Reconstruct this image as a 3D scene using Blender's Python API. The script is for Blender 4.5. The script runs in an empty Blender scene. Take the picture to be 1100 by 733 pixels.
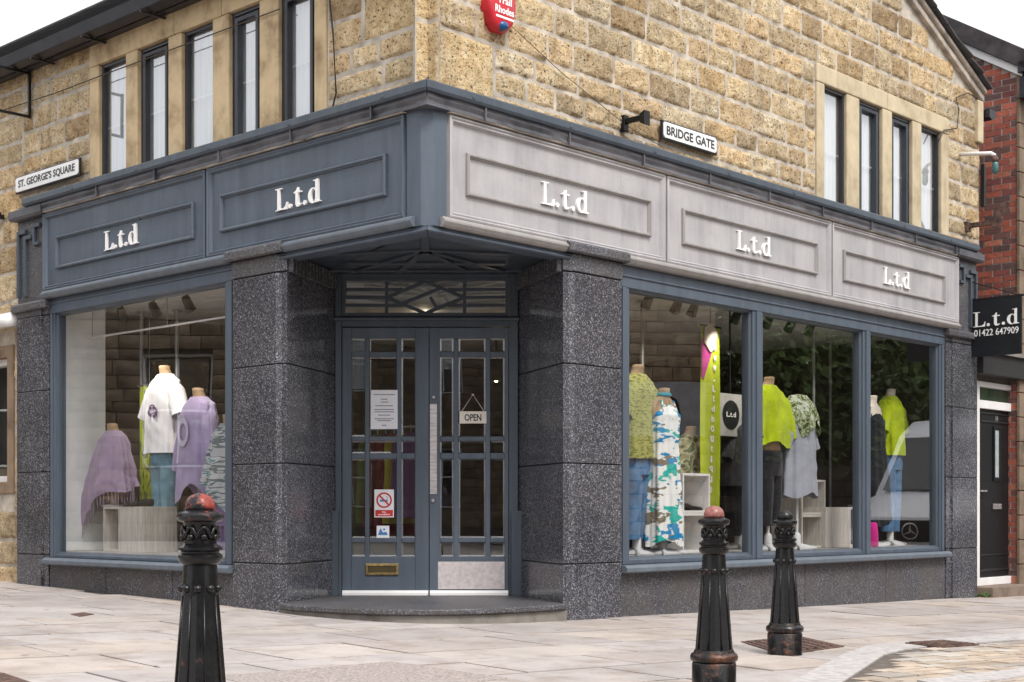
import bpy, bmesh, math, random
from mathutils import Vector, noise
random.seed(7)
R_ = math.radians
scene = bpy.context.scene
col = scene.collection
H = 0.811                     # height of the lens above the pavement
F_PX = 1548.0                 # focal length in pixels of the 1100 px wide photograph

# ------------------------------------------------------------------ frames
class Frame:
    """u runs along the face, n points out of it, z is up."""
    def __init__(s, o, eu, en): s.o, s.eu, s.en = o, eu, en
    def pt(s, u, n, z):
        return (s.o[0]+u*s.eu[0]+n*s.en[0], s.o[1]+u*s.eu[1]+n*s.en[1], z)
aL, aR = R_(46.9), R_(43.1)
C0 = (-0.588, 10.0)
dL = (-math.sin(aL), math.cos(aL)); dR = (math.sin(aR), math.cos(aR))
FL = Frame(C0, dL, (-dR[0], -dR[1]))          # front on the square
FR = Frame(C0, dR, (-dL[0], -dL[1]))          # front on the street
YD = 12.08
FD = Frame((0.0, YD), (1, 0), (0, -1))        # door plane across the corner
def Wp(a, b, z): return (C0[0]+a*dL[0]+b*dR[0], C0[1]+a*dL[1]+b*dR[1], z)
FW = Frame(C0, dL, dR)                        # (a, b) plan of the building
def S(F, px, py, n=0.0):
    """where the sight line of a photo pixel meets the face F at offset n -> (u, z)"""
    r = (px-550)/F_PX
    bx, by = F.o[0]+n*F.en[0], F.o[1]+n*F.en[1]
    u = (r*by-bx)/(F.eu[0]-r*F.eu[1])
    return u, H+(549-py)*(by+u*F.eu[1])/F_PX
def dx(px): return (px-550)/F_PX*YD
def dz(py): return H+(549-py)*YD/F_PX
def gz(x): return -0.02-0.027*x
def G(px, py):
    r = (px-550)/F_PX; d = (H+0.02)/((py-549)/F_PX-0.027*r)
    return (r*d, d)

# ------------------------------------------------------------------ mesh builder
class MB:
    def __init__(s): s.v = []; s.f = []; s.c = []; s.usec = False
    def add(s, vs, fs, c=None):
        b = len(s.v); s.v += [tuple(p) for p in vs]; s.f += [tuple(i+b for i in f) for f in fs]
        if c is not None: s.usec = True
        s.c += [c or (1, 1, 1)]*len(vs)
    def hexa(s, p, c=None):
        s.add(p, [(0,3,2,1),(4,5,6,7),(0,1,5,4),(1,2,6,5),(2,3,7,6),(3,0,4,7)], c)
    def box(s, F, u0, u1, n0, n1, z0, z1, c=None):
        s.hexa([F.pt(u0,n0,z0),F.pt(u1,n0,z0),F.pt(u1,n1,z0),F.pt(u0,n1,z0),
                F.pt(u0,n0,z1),F.pt(u1,n0,z1),F.pt(u1,n1,z1),F.pt(u0,n1,z1)], c)
    def prism(s, pts, z0, z1, c=None):
        n = len(pts)
        zz0 = z0 if callable(z0) else (lambda x, y: z0); zz1 = z1 if callable(z1) else (lambda x, y: z1)
        vs = [(x,y,zz0(x,y)) for x,y in pts]+[(x,y,zz1(x,y)) for x,y in pts]
        s.add(vs, [tuple(range(n-1,-1,-1)), tuple(range(n,2*n))]+[(i,(i+1)%n,n+(i+1)%n,n+i) for i in range(n)], c)
    def extr(s, F, poly, n0, n1, c=None):
        n = len(poly)
        vs = [F.pt(u,n0,z) for u,z in poly]+[F.pt(u,n1,z) for u,z in poly]
        s.add(vs, [tuple(range(n-1,-1,-1)), tuple(range(n,2*n))]+[(i,(i+1)%n,n+(i+1)%n,n+i) for i in range(n)], c)
    def quad(s, p, c=None): s.add(p, [tuple(range(len(p)))], c)
    def loft(s, rings, close=True, cap0=True, cap1=True, c=None):
        m = len(rings[0]); vs = [p for r in rings for p in r]; fs = []
        for k in range(len(rings)-1):
            for i in range(m if close else m-1):
                j = (i+1) % m
                fs.append((k*m+i, k*m+j, (k+1)*m+j, (k+1)*m+i))
        if cap0: fs.append(tuple(range(m-1,-1,-1)))
        if cap1: fs.append(tuple((len(rings)-1)*m+i for i in range(m)))
        s.add(vs, fs, c)
    def tube(s, pts, r, seg=8, c=None):
        pts = [Vector(p) for p in pts]; rings = []
        rr = r if isinstance(r, (list, tuple)) else [r]*len(pts)
        for k, p in enumerate(pts):
            d = (pts[min(k+1, len(pts)-1)]-pts[max(k-1, 0)]).normalized()
            a = d.cross(Vector((0,0,1)))
            if a.length < 1e-3: a = d.cross(Vector((1,0,0)))
            a.normalize(); b = d.cross(a).normalized()
            rings.append([tuple(p+rr[k]*(math.cos(t)*a+math.sin(t)*b)) for t in [2*math.pi*i/seg for i in range(seg)]])
        s.loft(rings, c=c)
    def lathe(s, prof, x, y, seg=24, c=None, z=0.0):
        s.loft([[(x+r*math.cos(2*math.pi*i/seg), y+r*math.sin(2*math.pi*i/seg), z+h) for i in range(seg)] for r, h in prof], c=c)
    def ball(s, p, r, sz=1.0, seg=10, c=None):
        rings = []
        for k in range(1, seg//2+1):
            t = math.pi*k/(seg//2+1)
            rings.append([(p[0]+r*math.sin(t)*math.cos(2*math.pi*i/seg), p[1]+r*math.sin(t)*math.sin(2*math.pi*i/seg), p[2]-r*sz*math.cos(t)) for i in range(seg)])
        s.loft(rings, c=c)
    def ring(s, F, u0, u1, z0, z1, prof, c=None):
        """mitred moulding round a rectangle; prof = [(inset, n)]"""
        rings = []
        for d, n in prof:
            rings.append([F.pt(u0+d,n,z0+d),F.pt(u1-d,n,z0+d),F.pt(u1-d,n,z1-d),F.pt(u0+d,n,z1-d)])
        s.loft(rings, cap0=False, cap1=False, c=c)
    def sweep(s, F, u0, u1, prof, c=None, mitre=False):
        """straight run of moulding; prof = closed [(n, z)]; a mitred start meets its twin at the building corner"""
        s.loft([[F.pt(-n+.002 if mitre else u0,n,z) for n,z in prof],[F.pt(u1,n,z) for n,z in prof]], c=c)
    def build(s, name, m, parent=None, org=None, smooth=False, bevel=0, recalc=True, auto=None):
        if org is None: org = ORG.get(parent.name, (0,0,0)) if parent else (0,0,0)
        me = bpy.data.meshes.new(name)
        me.from_pydata([(p[0]-org[0],p[1]-org[1],p[2]-org[2]) for p in s.v], [], s.f)
        if s.usec:
            at = me.color_attributes.new('tone', 'FLOAT_COLOR', 'POINT')
            for i, cc in enumerate(s.c): at.data[i].color = (cc[0], cc[1], cc[2], 1)
        if recalc:
            bm = bmesh.new(); bm.from_mesh(me); bmesh.ops.recalc_face_normals(bm, faces=bm.faces); bm.to_mesh(me); bm.free()
        if smooth:
            for p in me.polygons: p.use_smooth = True
        if auto is not None:
            for p in me.polygons: p.use_smooth = True
            me.set_sharp_from_angle(angle=R_(auto))
        me.materials.append(m)
        o = bpy.data.objects.new(name, me); col.objects.link(o)
        if parent: o.parent = parent; ORG[o.name] = ORG.get(parent.name, (0,0,0))
        else: o.location = org; ORG[o.name] = org
        if bevel:
            b = o.modifiers.new('edge', 'BEVEL'); b.width = bevel; b.segments = 2; b.limit_method = 'ANGLE'; b.angle_limit = R_(50)
        return o
ORG = {}
def tag(o, label=None, cat=None, group=None, kind=None):
    if label: o['label'] = label
    if cat: o['category'] = cat
    if group: o['group'] = group
    if kind: o['kind'] = kind
    return o
def thing(name, loc, label, cat, group=None):
    o = bpy.data.objects.new(name, None); o.empty_display_size = 0.1; col.objects.link(o); o.location = loc; ORG[o.name] = tuple(loc)
    return tag(o, label, cat, group)
def copy_tree(o, parent=None):
    c = o.copy(); col.objects.link(c); ORG[c.name] = ORG.get(o.name, (0,0,0))
    if parent: c.parent = parent
    for ch in list(o.children): copy_tree(ch, c)
    return c

def half_clip(pts, a, b):
    """keep the part of pts on the left of the line a->b"""
    out = []; n = len(pts); sd = lambda p: (b[0]-a[0])*(p[1]-a[1])-(b[1]-a[1])*(p[0]-a[0])
    for i in range(n):
        p, q = pts[i], pts[(i+1) % n]; sp, sq = sd(p), sd(q)
        if sp >= 0: out.append(p)
        if sp*sq < 0:
            t = sp/(sp-sq); out.append((p[0]+(q[0]-p[0])*t, p[1]+(q[1]-p[1])*t))
    return out

# ------------------------------------------------------------------ materials
def newmat(name):
    m = bpy.data.materials.new(name); m.use_nodes = True
    nt = m.node_tree; p = nt.nodes['Principled BSDF']
    return m, nt, p
def N(nt, t, **kw):
    n = nt.nodes.new(t)
    for k, v in kw.items():
        if hasattr(n, k) and not k.startswith('i_'): setattr(n, k, v)
    return n
def ramp(nt, fac, stops):
    r = nt.nodes.new('ShaderNodeValToRGB'); e = r.color_ramp.elements
    while len(e) < len(stops): e.new(0.5)
    for i, (p, c) in enumerate(stops):
        e[i].position = p; e[i].color = (c, c, c, 1) if not isinstance(c, (tuple, list)) else (*c, 1)
    nt.links.new(fac, r.inputs[0]); return r.outputs[0]
def mixc(nt, fac, a, b, mode='MIX'):
    n = nt.nodes.new('ShaderNodeMix'); n.data_type = 'RGBA'; n.blend_type = mode
    for sk, val in ((n.inputs[0], fac), (n.inputs[6], a), (n.inputs[7], b)):
        if isinstance(val, (int, float)): sk.default_value = val
        elif isinstance(val, (tuple, list)): sk.default_value = (*val[:3], 1)
        else: nt.links.new(val, sk)
    return n.outputs[2]
def math_(nt, op, a, b=None):
    n = nt.nodes.new('ShaderNodeMath'); n.operation = op
    for i, val in enumerate((a, b)):
        if val is None: continue
        if isinstance(val, (int, float)): n.inputs[i].default_value = val
        else: nt.links.new(val, n.inputs[i])
    return n.outputs[0]
def coords(nt, scale=(1,1,1), obj=False):
    if obj: src = nt.nodes.new('ShaderNodeTexCoord').outputs['Object']
    else: src = nt.nodes.new('ShaderNodeNewGeometry').outputs['Position']
    mp = nt.nodes.new('ShaderNodeMapping'); mp.inputs['Scale'].default_value = scale
    nt.links.new(src, mp.inputs[0]); return mp.outputs[0]
def ntex(nt, co, scale, detail=4, rough=.55):
    n = nt.nodes.new('ShaderNodeTexNoise'); n.inputs['Scale'].default_value = scale; n.inputs['Detail'].default_value = detail; n.inputs['Roughness'].default_value = rough
    nt.links.new(co, n.inputs[0]); return n.outputs[0]
def vtex(nt, co, scale, feature='F1', out='Distance'):
    n = nt.nodes.new('ShaderNodeTexVoronoi'); n.feature = feature; n.inputs['Scale'].default_value = scale
    nt.links.new(co, n.inputs[0]); return n.outputs[out]
def bump(nt, p, h, strength=.3, dist=.01):
    b = nt.nodes.new('ShaderNodeBump'); b.inputs['Strength'].default_value = strength; b.inputs['Distance'].default_value = dist
    nt.links.new(h, b.inputs['Height']); nt.links.new(b.outputs[0], p.inputs['Normal'])
def pmat(name, c, rough=.5, metal=0, var=.15, scale=6, bmp=0, bscale=60, spec=.5, obj=False, stretch=(1,1,1), tone=False):
    m, nt, p = newmat(name)
    co = coords(nt, stretch, obj)
    f = ntex(nt, co, scale, 5)
    d = tuple(max(0, x*(1-var*1.6)) for x in c); e = tuple(min(1, x*(1+var)) for x in c)
    cc = ramp(nt, f, [(.3, d), (.7, e)])
    if tone:
        a = nt.nodes.new('ShaderNodeVertexColor'); a.layer_name = 'tone'
        cc = mixc(nt, 1.0, cc, a.outputs[0], 'MULTIPLY')
    nt.links.new(cc, p.inputs['Base Color'])
    p.inputs['Roughness'].default_value = rough; p.inputs['Metallic'].default_value = metal; p.inputs['Specular IOR Level'].default_value = spec
    if bmp: bump(nt, p, ntex(nt, co, bscale, 4), bmp, .004)
    return m
def glass_mat(name, f0=.09, tint=(.93,.96,.95), wob=.02):
    m, nt, p = newmat(name); out = nt.nodes['Material Output']; nt.nodes.remove(p)
    tr = nt.nodes.new('ShaderNodeBsdfTransparent'); tr.inputs[0].default_value = (*tint, 1)
    gl = nt.nodes.new('ShaderNodeBsdfGlossy'); gl.inputs['Roughness'].default_value = 0.0; gl.inputs[0].default_value = (.96,.98,1,1)
    lw = nt.nodes.new('ShaderNodeLayerWeight'); lw.inputs[0].default_value = .5
    f = math_(nt, 'ADD', math_(nt, 'MULTIPLY', math_(nt, 'POWER', lw.outputs['Facing'], 4.0), 1-f0), f0)
    b = nt.nodes.new('ShaderNodeBump'); b.inputs['Strength'].default_value = wob; b.inputs['Distance'].default_value = .05
    nt.links.new(ntex(nt, coords(nt), 1.3, 1), b.inputs['Height']); nt.links.new(b.outputs[0], gl.inputs['Normal'])
    mx = nt.nodes.new('ShaderNodeMixShader'); nt.links.new(f, mx.inputs[0]); nt.links.new(tr.outputs[0], mx.inputs[1]); nt.links.new(gl.outputs[0], mx.inputs[2])
    nt.links.new(mx.outputs[0], out.inputs[0]); return m

def stone_mat():
    m, nt, p = newmat('rock_faced_sandstone')
    a = nt.nodes.new('ShaderNodeVertexColor'); a.layer_name = 'tone'
    co = coords(nt)
    n1 = ntex(nt, co, 11, 6, .7); n2 = ntex(nt, co, 46, 5, .72); n3 = ntex(nt, coords(nt, (1,1,2.2)), 22, 5, .7)
    c = mixc(nt, 1.0, ramp(nt, n1, [(.27, (.30,.20,.105)), (.38, (.54,.41,.25)), (.52, (.68,.555,.37)), (.68, (.79,.70,.55))]), a.outputs[0], 'MULTIPLY')
    c = mixc(nt, ramp(nt, n3, [(.33, .75), (.445, 0.0)]), c, (.25,.165,.085))
    c = mixc(nt, ramp(nt, n2, [(.385, 1.0), (.43, 0.0)]), c, (.05,.033,.022))
    c = mixc(nt, ramp(nt, n2, [(.60, 0.0), (.74, .5)]), c, (.72,.64,.50))
    soot = ramp(nt, ntex(nt, co, 1.5, 6, .72), [(.5, 0.0), (.76, .6)])
    c = mixc(nt, soot, c, (.17,.135,.10))
    c = mixc(nt, ramp(nt, ntex(nt, coords(nt, (5,5,.8)), 1.0, 5, .7), [(.55, 0.0), (.74, .5)]), c, (.20,.155,.115))
    nt.links.new(c, p.inputs['Base Color']); p.inputs['Roughness'].default_value = .92; p.inputs['Specular IOR Level'].default_value = .2
    h = math_(nt, 'ADD', math_(nt, 'MULTIPLY', n2, .8), math_(nt, 'MULTIPLY', n1, .7))
    bump(nt, p, h, 1.0, .035); return m
def ashlar_mat(name, c0=(.53,.40,.22), c1=(.36,.26,.14)):
    m, nt, p = newmat(name); co = coords(nt)
    n1 = ntex(nt, co, 3.5, 6, .62); n2 = ntex(nt, co, 60, 3)
    c = ramp(nt, n1, [(.3, c1), (.5, c0), (.75, tuple(x*1.25 for x in c0))])
    st = ramp(nt, ntex(nt, coords(nt, (6,6,1)), 1.2, 5, .7), [(.55, 0.0), (.8, .5)])
    c = mixc(nt, st, c, (.19,.15,.11))
    nt.links.new(c, p.inputs['Base Color']); p.inputs['Roughness'].default_value = .9; p.inputs['Specular IOR Level'].default_value = .2
    bump(nt, p, n2, .35, .006); return m
def granite_mat(name, base=.016, grime=0.0, rough=.22):
    m, nt, p = newmat(name); co = coords(nt)
    v1 = nt.nodes.new('ShaderNodeTexVoronoi'); v1.inputs['Scale'].default_value = 135; v1.inputs['Randomness'].default_value = 1
    nt.links.new(co, v1.inputs[0])
    sep = nt.nodes.new('ShaderNodeSeparateColor'); nt.links.new(v1.outputs['Color'], sep.inputs[0])
    chip = ramp(nt, sep.outputs[0], [(0.0, (base*.6,base*.6,base*.75)), (.38, (base*1.2,base*1.25,base*1.6)), (.55, (.042,.044,.056)), (.74, (.095,.098,.12)), (.88, (.18,.185,.21)), (1.0, (.42,.42,.45))])
    n1 = ntex(nt, co, 190, 3)
    c = mixc(nt, .32, chip, ramp(nt, n1, [(.40, (base,base,base*1.2)), (.64, (.20,.205,.24))]))
    cl = ntex(nt, co, 1.4, 4, .6); c = mixc(nt, 1.0, c, ramp(nt, cl, [(.3,(.72,.72,.74)),(.7,(1.25,1.23,1.22))]), 'MULTIPLY')
    if grime:
        g = ramp(nt, ntex(nt, coords(nt, (1,1,.6)), 2.6, 6, .7), [(.35, 0.0), (.7, grime)])
        c = mixc(nt, g, c, (.085,.075,.066))
    nt.links.new(c, p.inputs['Base Color']); p.inputs['Roughness'].default_value = rough; p.inputs['Specular IOR Level'].default_value = .4
    return m
def brick_mat():
    m, nt, p = newmat('red_brick'); a = nt.nodes.new('ShaderNodeVertexColor'); a.layer_name = 'tone'
    co = coords(nt); n = ntex(nt, co, 25, 5)
    nt.links.new(mixc(nt, 1.0, ramp(nt, n, [(.3, (.7,.7,.7)), (.7, (1.15,1.1,1.1))]), a.outputs[0], 'MULTIPLY'), p.inputs['Base Color'])
    p.inputs['Roughness'].default_value = .85; bump(nt, p, n, .4, .006); return m
def paint_mat(name, c, weather=.25, rough=.45, chalk=None, streak=True):
    m, nt, p = newmat(name); co = coords(nt)
    n1 = ntex(nt, coords(nt, (9,9,1.0)), 1.0, 6, .65); n2 = ntex(nt, co, 2.2, 5, .6)
    d = tuple(x*(1-weather) for x in c); e = tuple(min(1, x*(1+weather*.6)) for x in c)
    cc = ramp(nt, n1, [(.3, d), (.7, e)])
    if chalk:
        cc = mixc(nt, ramp(nt, n2, [(.35, 0.0), (.7, .8)]), cc, chalk)
    n3 = ntex(nt, co, 14, 5, .7)
    n4 = ntex(nt, coords(nt, (22,22,1.6)), 1.0, 4, .7)
    cc = mixc(nt, ramp(nt, n4, [(.58, 0.0), (.72, .45)]), cc, tuple(x*.68 for x in c))
    cc = mixc(nt, ramp(nt, n3, [(.64, 0.0), (.74, .6)]), cc, tuple(x*.55 for x in c))
    nt.links.new(cc, p.inputs['Base Color']); p.inputs['Roughness'].default_value = rough
    rr = ramp(nt, n2, [(.3, rough*.8), (.7, min(1, rough*1.35))]); nt.links.new(rr, p.inputs['Roughness'])
    bump(nt, p, math_(nt, 'ADD', ntex(nt, coords(nt, (3,3,14)), 3, 3), math_(nt, 'MULTIPLY', n3, .3)), .12, .008)
    return m
def flag_mat():
    m, nt, p = newmat('york_stone_flags'); a = nt.nodes.new('ShaderNodeVertexColor'); a.layer_name = 'tone'
    co = coords(nt); n1 = ntex(nt, co, 1.6, 7, .65); n2 = ntex(nt, co, 30, 5, .7)
    c = mixc(nt, 1.0, ramp(nt, n1, [(.28, (.74,.72,.70)), (.5, (.98,.98,.98)), (.75, (1.16,1.13,1.08))]), a.outputs[0], 'MULTIPLY')
    c = mixc(nt, ramp(nt, n2, [(.30, .5), (.42, 0.0)]), c, (.2,.17,.145))
    c = mixc(nt, ramp(nt, ntex(nt, co, 3.5, 6, .72), [(.49, 0.0), (.70, .7)]), c, (.24,.185,.15))
    c = mixc(nt, ramp(nt, ntex(nt, co, .55, 5, .65), [(.5, 0.0), (.72, .45)]), c, (.30,.26,.23))
    c = mixc(nt, ramp(nt, vtex(nt, co, 2.6), [(.05, .85), (.07, 0.0)]), c, (.13,.115,.105))
    c = mixc(nt, ramp(nt, vtex(nt, co, 6.3), [(.03, .7), (.045, 0.0)]), c, (.6,.58,.55))
    nt.links.new(c, p.inputs['Base Color']); p.inputs['Roughness'].default_value = .72; p.inputs['Specular IOR Level'].default_value = .35
    bump(nt, p, math_(nt, 'ADD', n2, n1), .25, .012); return m
def cloth_mat(name, c, c2=None, scale=5, lo=.45, hi=.55, weave=.25, var=.12, stretch=(1,1,1)):
    m, nt, p = newmat(name); co = coords(nt, stretch)
    n1 = ntex(nt, co, scale, 3)
    if c2: cc = ramp(nt, n1, [(lo, c), (hi, c2)])
    else: cc = ramp(nt, n1, [(.3, tuple(x*(1-var) for x in c)), (.7, tuple(min(1, x*(1+var*.6)) for x in c))])
    nt.links.new(cc, p.inputs['Base Color']); p.inputs['Roughness'].default_value = .9; p.inputs['Specular IOR Level'].default_value = .15
    p.inputs['Sheen Weight'].default_value = .15
    bump(nt, p, ntex(nt, coords(nt), 260, 2), weave, .003); return m
def multi_cloth(name, stops, scale=7, stretch=(1,1,1)):
    m, nt, p = newmat(name); co = coords(nt, stretch); n1 = ntex(nt, co, scale, 2, .5)
    r = ramp(nt, n1, stops); r.node.color_ramp.interpolation = 'CONSTANT'
    nt.links.new(r, p.inputs['Base Color']); p.inputs['Roughness'].default_value = .9; p.inputs['Specular IOR Level'].default_value = .15; return m
def splash_mat(name):
    m, nt, p = newmat(name); c = (.78,.78,.76)
    for sc, off, th, cc in ((4.2,0,.565,(.20,.17,.13)),(3.6,7,.555,(.03,.42,.36)),(3.4,13,.55,(.02,.24,.48))):
        mp = nt.nodes.new('ShaderNodeMapping'); mp.inputs['Location'].default_value = (off,off,off); nt.links.new(coords(nt,(1,1,2.1)), mp.inputs[0])
        c = mixc(nt, ramp(nt, ntex(nt, mp.outputs[0], sc, 3, .6), [(th,0.0),(th+.02,1.0)]), c, cc)
    nt.links.new(c, p.inputs['Base Color']); p.inputs['Roughness'].default_value = .9; p.inputs['Specular IOR Level'].default_value = .15; return m
def iron_mat(name, base=(.006,.006,.007), rust=(.16,.055,.025), amount=(.60,.70), rough=.2, extra=None):
    m, nt, p = newmat(name); co = coords(nt)
    n1 = ntex(nt, co, 7, 6, .7); n2 = ntex(nt, co, 45, 5, .7)
    k = ramp(nt, math_(nt, 'ADD', math_(nt, 'MULTIPLY', n1, .7), math_(nt, 'MULTIPLY', n2, .3)), [(amount[0], 0.0), (amount[1], 1.0)])
    c = mixc(nt, k, base, ramp(nt, n2, [(.35, tuple(x*.5 for x in rust)), (.65, rust)]))
    sc = ramp(nt, ntex(nt, coords(nt, (1,1,.35)), 28, 5, .8), [(.70, 0.0), (.76, .3)])
    c = mixc(nt, sc, c, (.22,.2,.19))
    nt.links.new(c, p.inputs['Base Color'])
    nt.links.new(ramp(nt, n1, [(.35, rough*.8), (.7, min(1, rough*2))]), p.inputs['Roughness'])
    p.inputs['Specular IOR Level'].default_value = .4
    bump(nt, p, math_(nt, 'ADD', n2, k), .3, .004); return m
def emit_mat(name, c, s):
    m, nt, p = newmat(name); p.inputs['Base Color'].default_value = (*c, 1); p.inputs['Emission Color'].default_value = (*c, 1); p.inputs['Emission Strength'].default_value = s; return m
def leaf_mat(name, c):
    m, nt, p = newmat(name); a = nt.nodes.new('ShaderNodeVertexColor'); a.layer_name = 'tone'
    nt.links.new(mixc(nt, 1.0, c, a.outputs[0], 'MULTIPLY'), p.inputs['Base Color']); p.inputs['Roughness'].default_value = .6; return m

M = {}
M['stone'] = stone_mat()
M['mortar'] = pmat('lime_mortar', (.47,.42,.355), .95, var=.25, scale=8, bmp=.4)
M['ashlar'] = ashlar_mat('dressed_sandstone', (.54,.42,.26), (.30,.21,.12))
M['ashlar_pale'] = ashlar_mat('pale_sandstone', (.50,.42,.29), (.36,.29,.19))
M['granite'] = granite_mat('polished_granite', .013, grime=.22, rough=.16)
M['granite_low'] = granite_mat('weathered_granite', .014, grime=.75, rough=.5)
M['granite_cap'] = granite_mat('granite_cap', .02, grime=.7, rough=.45)
M['blue'] = paint_mat('blue_grey_paint', (.080,.102,.134), .22, .42)
M['blue_dark'] = paint_mat('slate_blue_paint', (.058,.074,.096), .25, .4)
M['silver'] = paint_mat('faded_lilac_grey_paint', (.345,.335,.35), .24, .5, chalk=(.45,.435,.44))
M['silver_line'] = paint_mat('faded_moulding_paint', (.30,.285,.275), .2, .5)
M['blue_mould'] = paint_mat('panel_moulding_paint', (.085,.105,.132), .2, .3)
M['line_blue'] = paint_mat('moulding_paint', (.115,.137,.165), .2, .4)
M['cream'] = paint_mat('flaked_cream_paint', (.6,.55,.47), .35, .6)
M['lead'] = paint_mat('old_lead_flashing', (.05,.052,.062), .5, .45, chalk=(.15,.145,.16))
M['white_letter'] = pmat('white_letter_paint', (.86,.85,.84), .4, var=.05)
M['black_frame'] = pmat('black_window_paint', (.013,.013,.018), .35, var=.3)
M['grey_frame'] = pmat('grey_sash_paint', (.03,.036,.046), .4, var=.2)
M['glass'] = glass_mat('window_glass', .165, (.97,.98,.98))
M['glass_up'] = glass_mat('upper_window_glass', .3)
M['glass_door'] = glass_mat('door_glass', .12)
M['glass_bevel'] = glass_mat('bevelled_glass', .12)
M['curtain'] = pmat('net_curtain', (.72,.70,.72), .9, var=.1, scale=3, stretch=(12,12,.4))
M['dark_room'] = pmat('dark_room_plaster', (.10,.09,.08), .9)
M['slate'] = pmat('roof_slate', (.06,.06,.065), .7, var=.4, scale=5, bmp=.5, bscale=20)
M['gutter'] = pmat('dark_gutter_paint', (.018,.017,.024), .4, var=.4)
M['verge'] = pmat('verge_render', (.48,.42,.36), .85, var=.3, bmp=.4)
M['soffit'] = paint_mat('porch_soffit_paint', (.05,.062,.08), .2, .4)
M['brass'] = pmat('old_brass', (.40,.29,.13), .38, 1.0, var=.35, scale=30)
M['brass_dark'] = pmat('tarnished_brass', (.10,.075,.035), .5, .6)
M['steel'] = pmat('brushed_steel', (.55,.52,.52), .42, .85, var=.2, scale=10, stretch=(1,1,8))
M['plate_pink'] = pmat('scuffed_alloy', (.62,.56,.56), .5, .3, var=.12, scale=30)
M['white_pvc'] = pmat('white_upvc', (.78,.77,.77), .35, var=.05)
M['white_board'] = pmat('white_display_board', (.70,.68,.66), .6, var=.08)
M['grain_board'] = pmat('limed_wood_board', (.58,.54,.49), .6, var=.16, scale=4, stretch=(14,14,1))
M['white_wall'] = pmat('white_emulsion', (.84,.86,.85), .8, var=.05)
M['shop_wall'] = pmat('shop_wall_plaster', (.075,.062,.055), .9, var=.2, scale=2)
M['ceiling'] = pmat('boarded_ceiling', (.78,.78,.76), .7, var=.06, scale=2)
M['floor_wood'] = pmat('shop_floor_boards', (.08,.06,.045), .5, var=.3, scale=3, stretch=(1,14,1))
M['display'] = pmat('display_floor', (.40,.37,.35), .55, var=.15)
M['black'] = pmat('black_plastic', (.009,.009,.010), .45, spec=.3)
M['pole'] = pmat('galvanised_pole', (.42,.43,.44), .4, .7, var=.15)
M['form'] = pmat('linen_dress_form', (.36,.24,.14), .8, var=.18, scale=14, bmp=.2, bscale=200)
M['form_pale'] = pmat('pale_dress_form', (.66,.58,.5), .75, var=.1)
M['stand'] = pmat('white_stand_enamel', (.66,.66,.66), .4)
M['iron'] = iron_mat('black_cast_iron')
M['iron_rust'] = iron_mat('rusty_cast_iron', rust=(.13,.05,.025), amount=(.50,.62))
M['iron_red'] = iron_mat('flaked_red_cap', base=(.013,.013,.015), rust=(.30,.05,.035), amount=(.46,.51))
M['iron_pink'] = iron_mat('faded_pink_cap', base=(.03,.02,.02), rust=(.34,.13,.11), amount=(.40,.50))
M['rust'] = pmat('rusty_plate', (.115,.065,.05), .8, var=.5, scale=22, bmp=.8, bscale=40)
M['flags'] = flag_mat()
M['joint'] = pmat('sandy_joint', (.12,.10,.085), .95, var=.3, scale=14)
M['kerb'] = pmat('pale_granite_kerb', (.43,.405,.395), .75, var=.2, scale=18, bmp=.3)
M['brick'] = brick_mat()
M['brick_mortar'] = pmat('brick_mortar', (.45,.40,.36), .95, var=.2)
M['black_door'] = pmat('black_grained_door', (.010,.010,.012), .45, spec=.3, var=.3, scale=6, bmp=.35, bscale=14, stretch=(14,14,1))
M['white_sign'] = pmat('white_sign_enamel', (.80,.80,.79), .35, var=.05)
M['black_letter'] = pmat('black_letter_enamel', (.015,.015,.018), .4)
M['red_alarm'] = pmat('red_alarm_plastic', (.55,.016,.03), .35, var=.12)
M['blue_lens'] = pmat('blue_strobe_lens', (.01,.07,.20), .15)
M['paper'] = pmat('white_paper', (.80,.80,.84), .8, var=.03)
M['ink'] = pmat('grey_ink', (.28,.28,.33), .8)
M['red_ink'] = pmat('red_ink', (.62,.03,.03), .6)
M['blue_ink'] = pmat('blue_ink', (.05,.20,.45), .6)
M['cream_card'] = pmat('cream_card', (.78,.72,.64), .7, var=.04)
M['cable'] = pmat('black_cable', (.06,.045,.035), .6)
M['lamp'] = emit_mat('lit_lamp', (1.0,.82,.55), 6)

# ------------------------------------------------------------------ lettering
def text_mesh(mb, F, txt, uc, z0, width, height, n0, n1, bold=.0, flip=False, shear=0):
    cu = bpy.data.curves.new('t', 'FONT'); cu.body = txt; cu.size = 1; cu.extrude = .5; cu.offset = bold; cu.fill_mode = 'BOTH'; cu.resolution_u = 3
    o = bpy.data.objects.new('t', cu); col.objects.link(o)
    dg = bpy.context.evaluated_depsgraph_get(); me = bpy.data.meshes.new_from_object(o.evaluated_get(dg))
    xs = [v.co.x for v in me.vertices]; ys = [v.co.y for v in me.vertices]
    x0, x1, y0, y1 = min(xs), max(xs), min(ys), max(ys)
    sg = -1 if flip else 1
    vs = [F.pt(uc+sg*((v.co.x-x0)/(x1-x0)-.5)*width, n0+(v.co.z+.5)*(n1-n0), z0+(v.co.y-y0)/(y1-y0)*height) for v in me.vertices]
    mb.add(vs, [tuple(p.vertices) for p in me.polygons])
    bpy.data.objects.remove(o); bpy.data.curves.remove(cu); bpy.data.meshes.remove(me)
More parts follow.
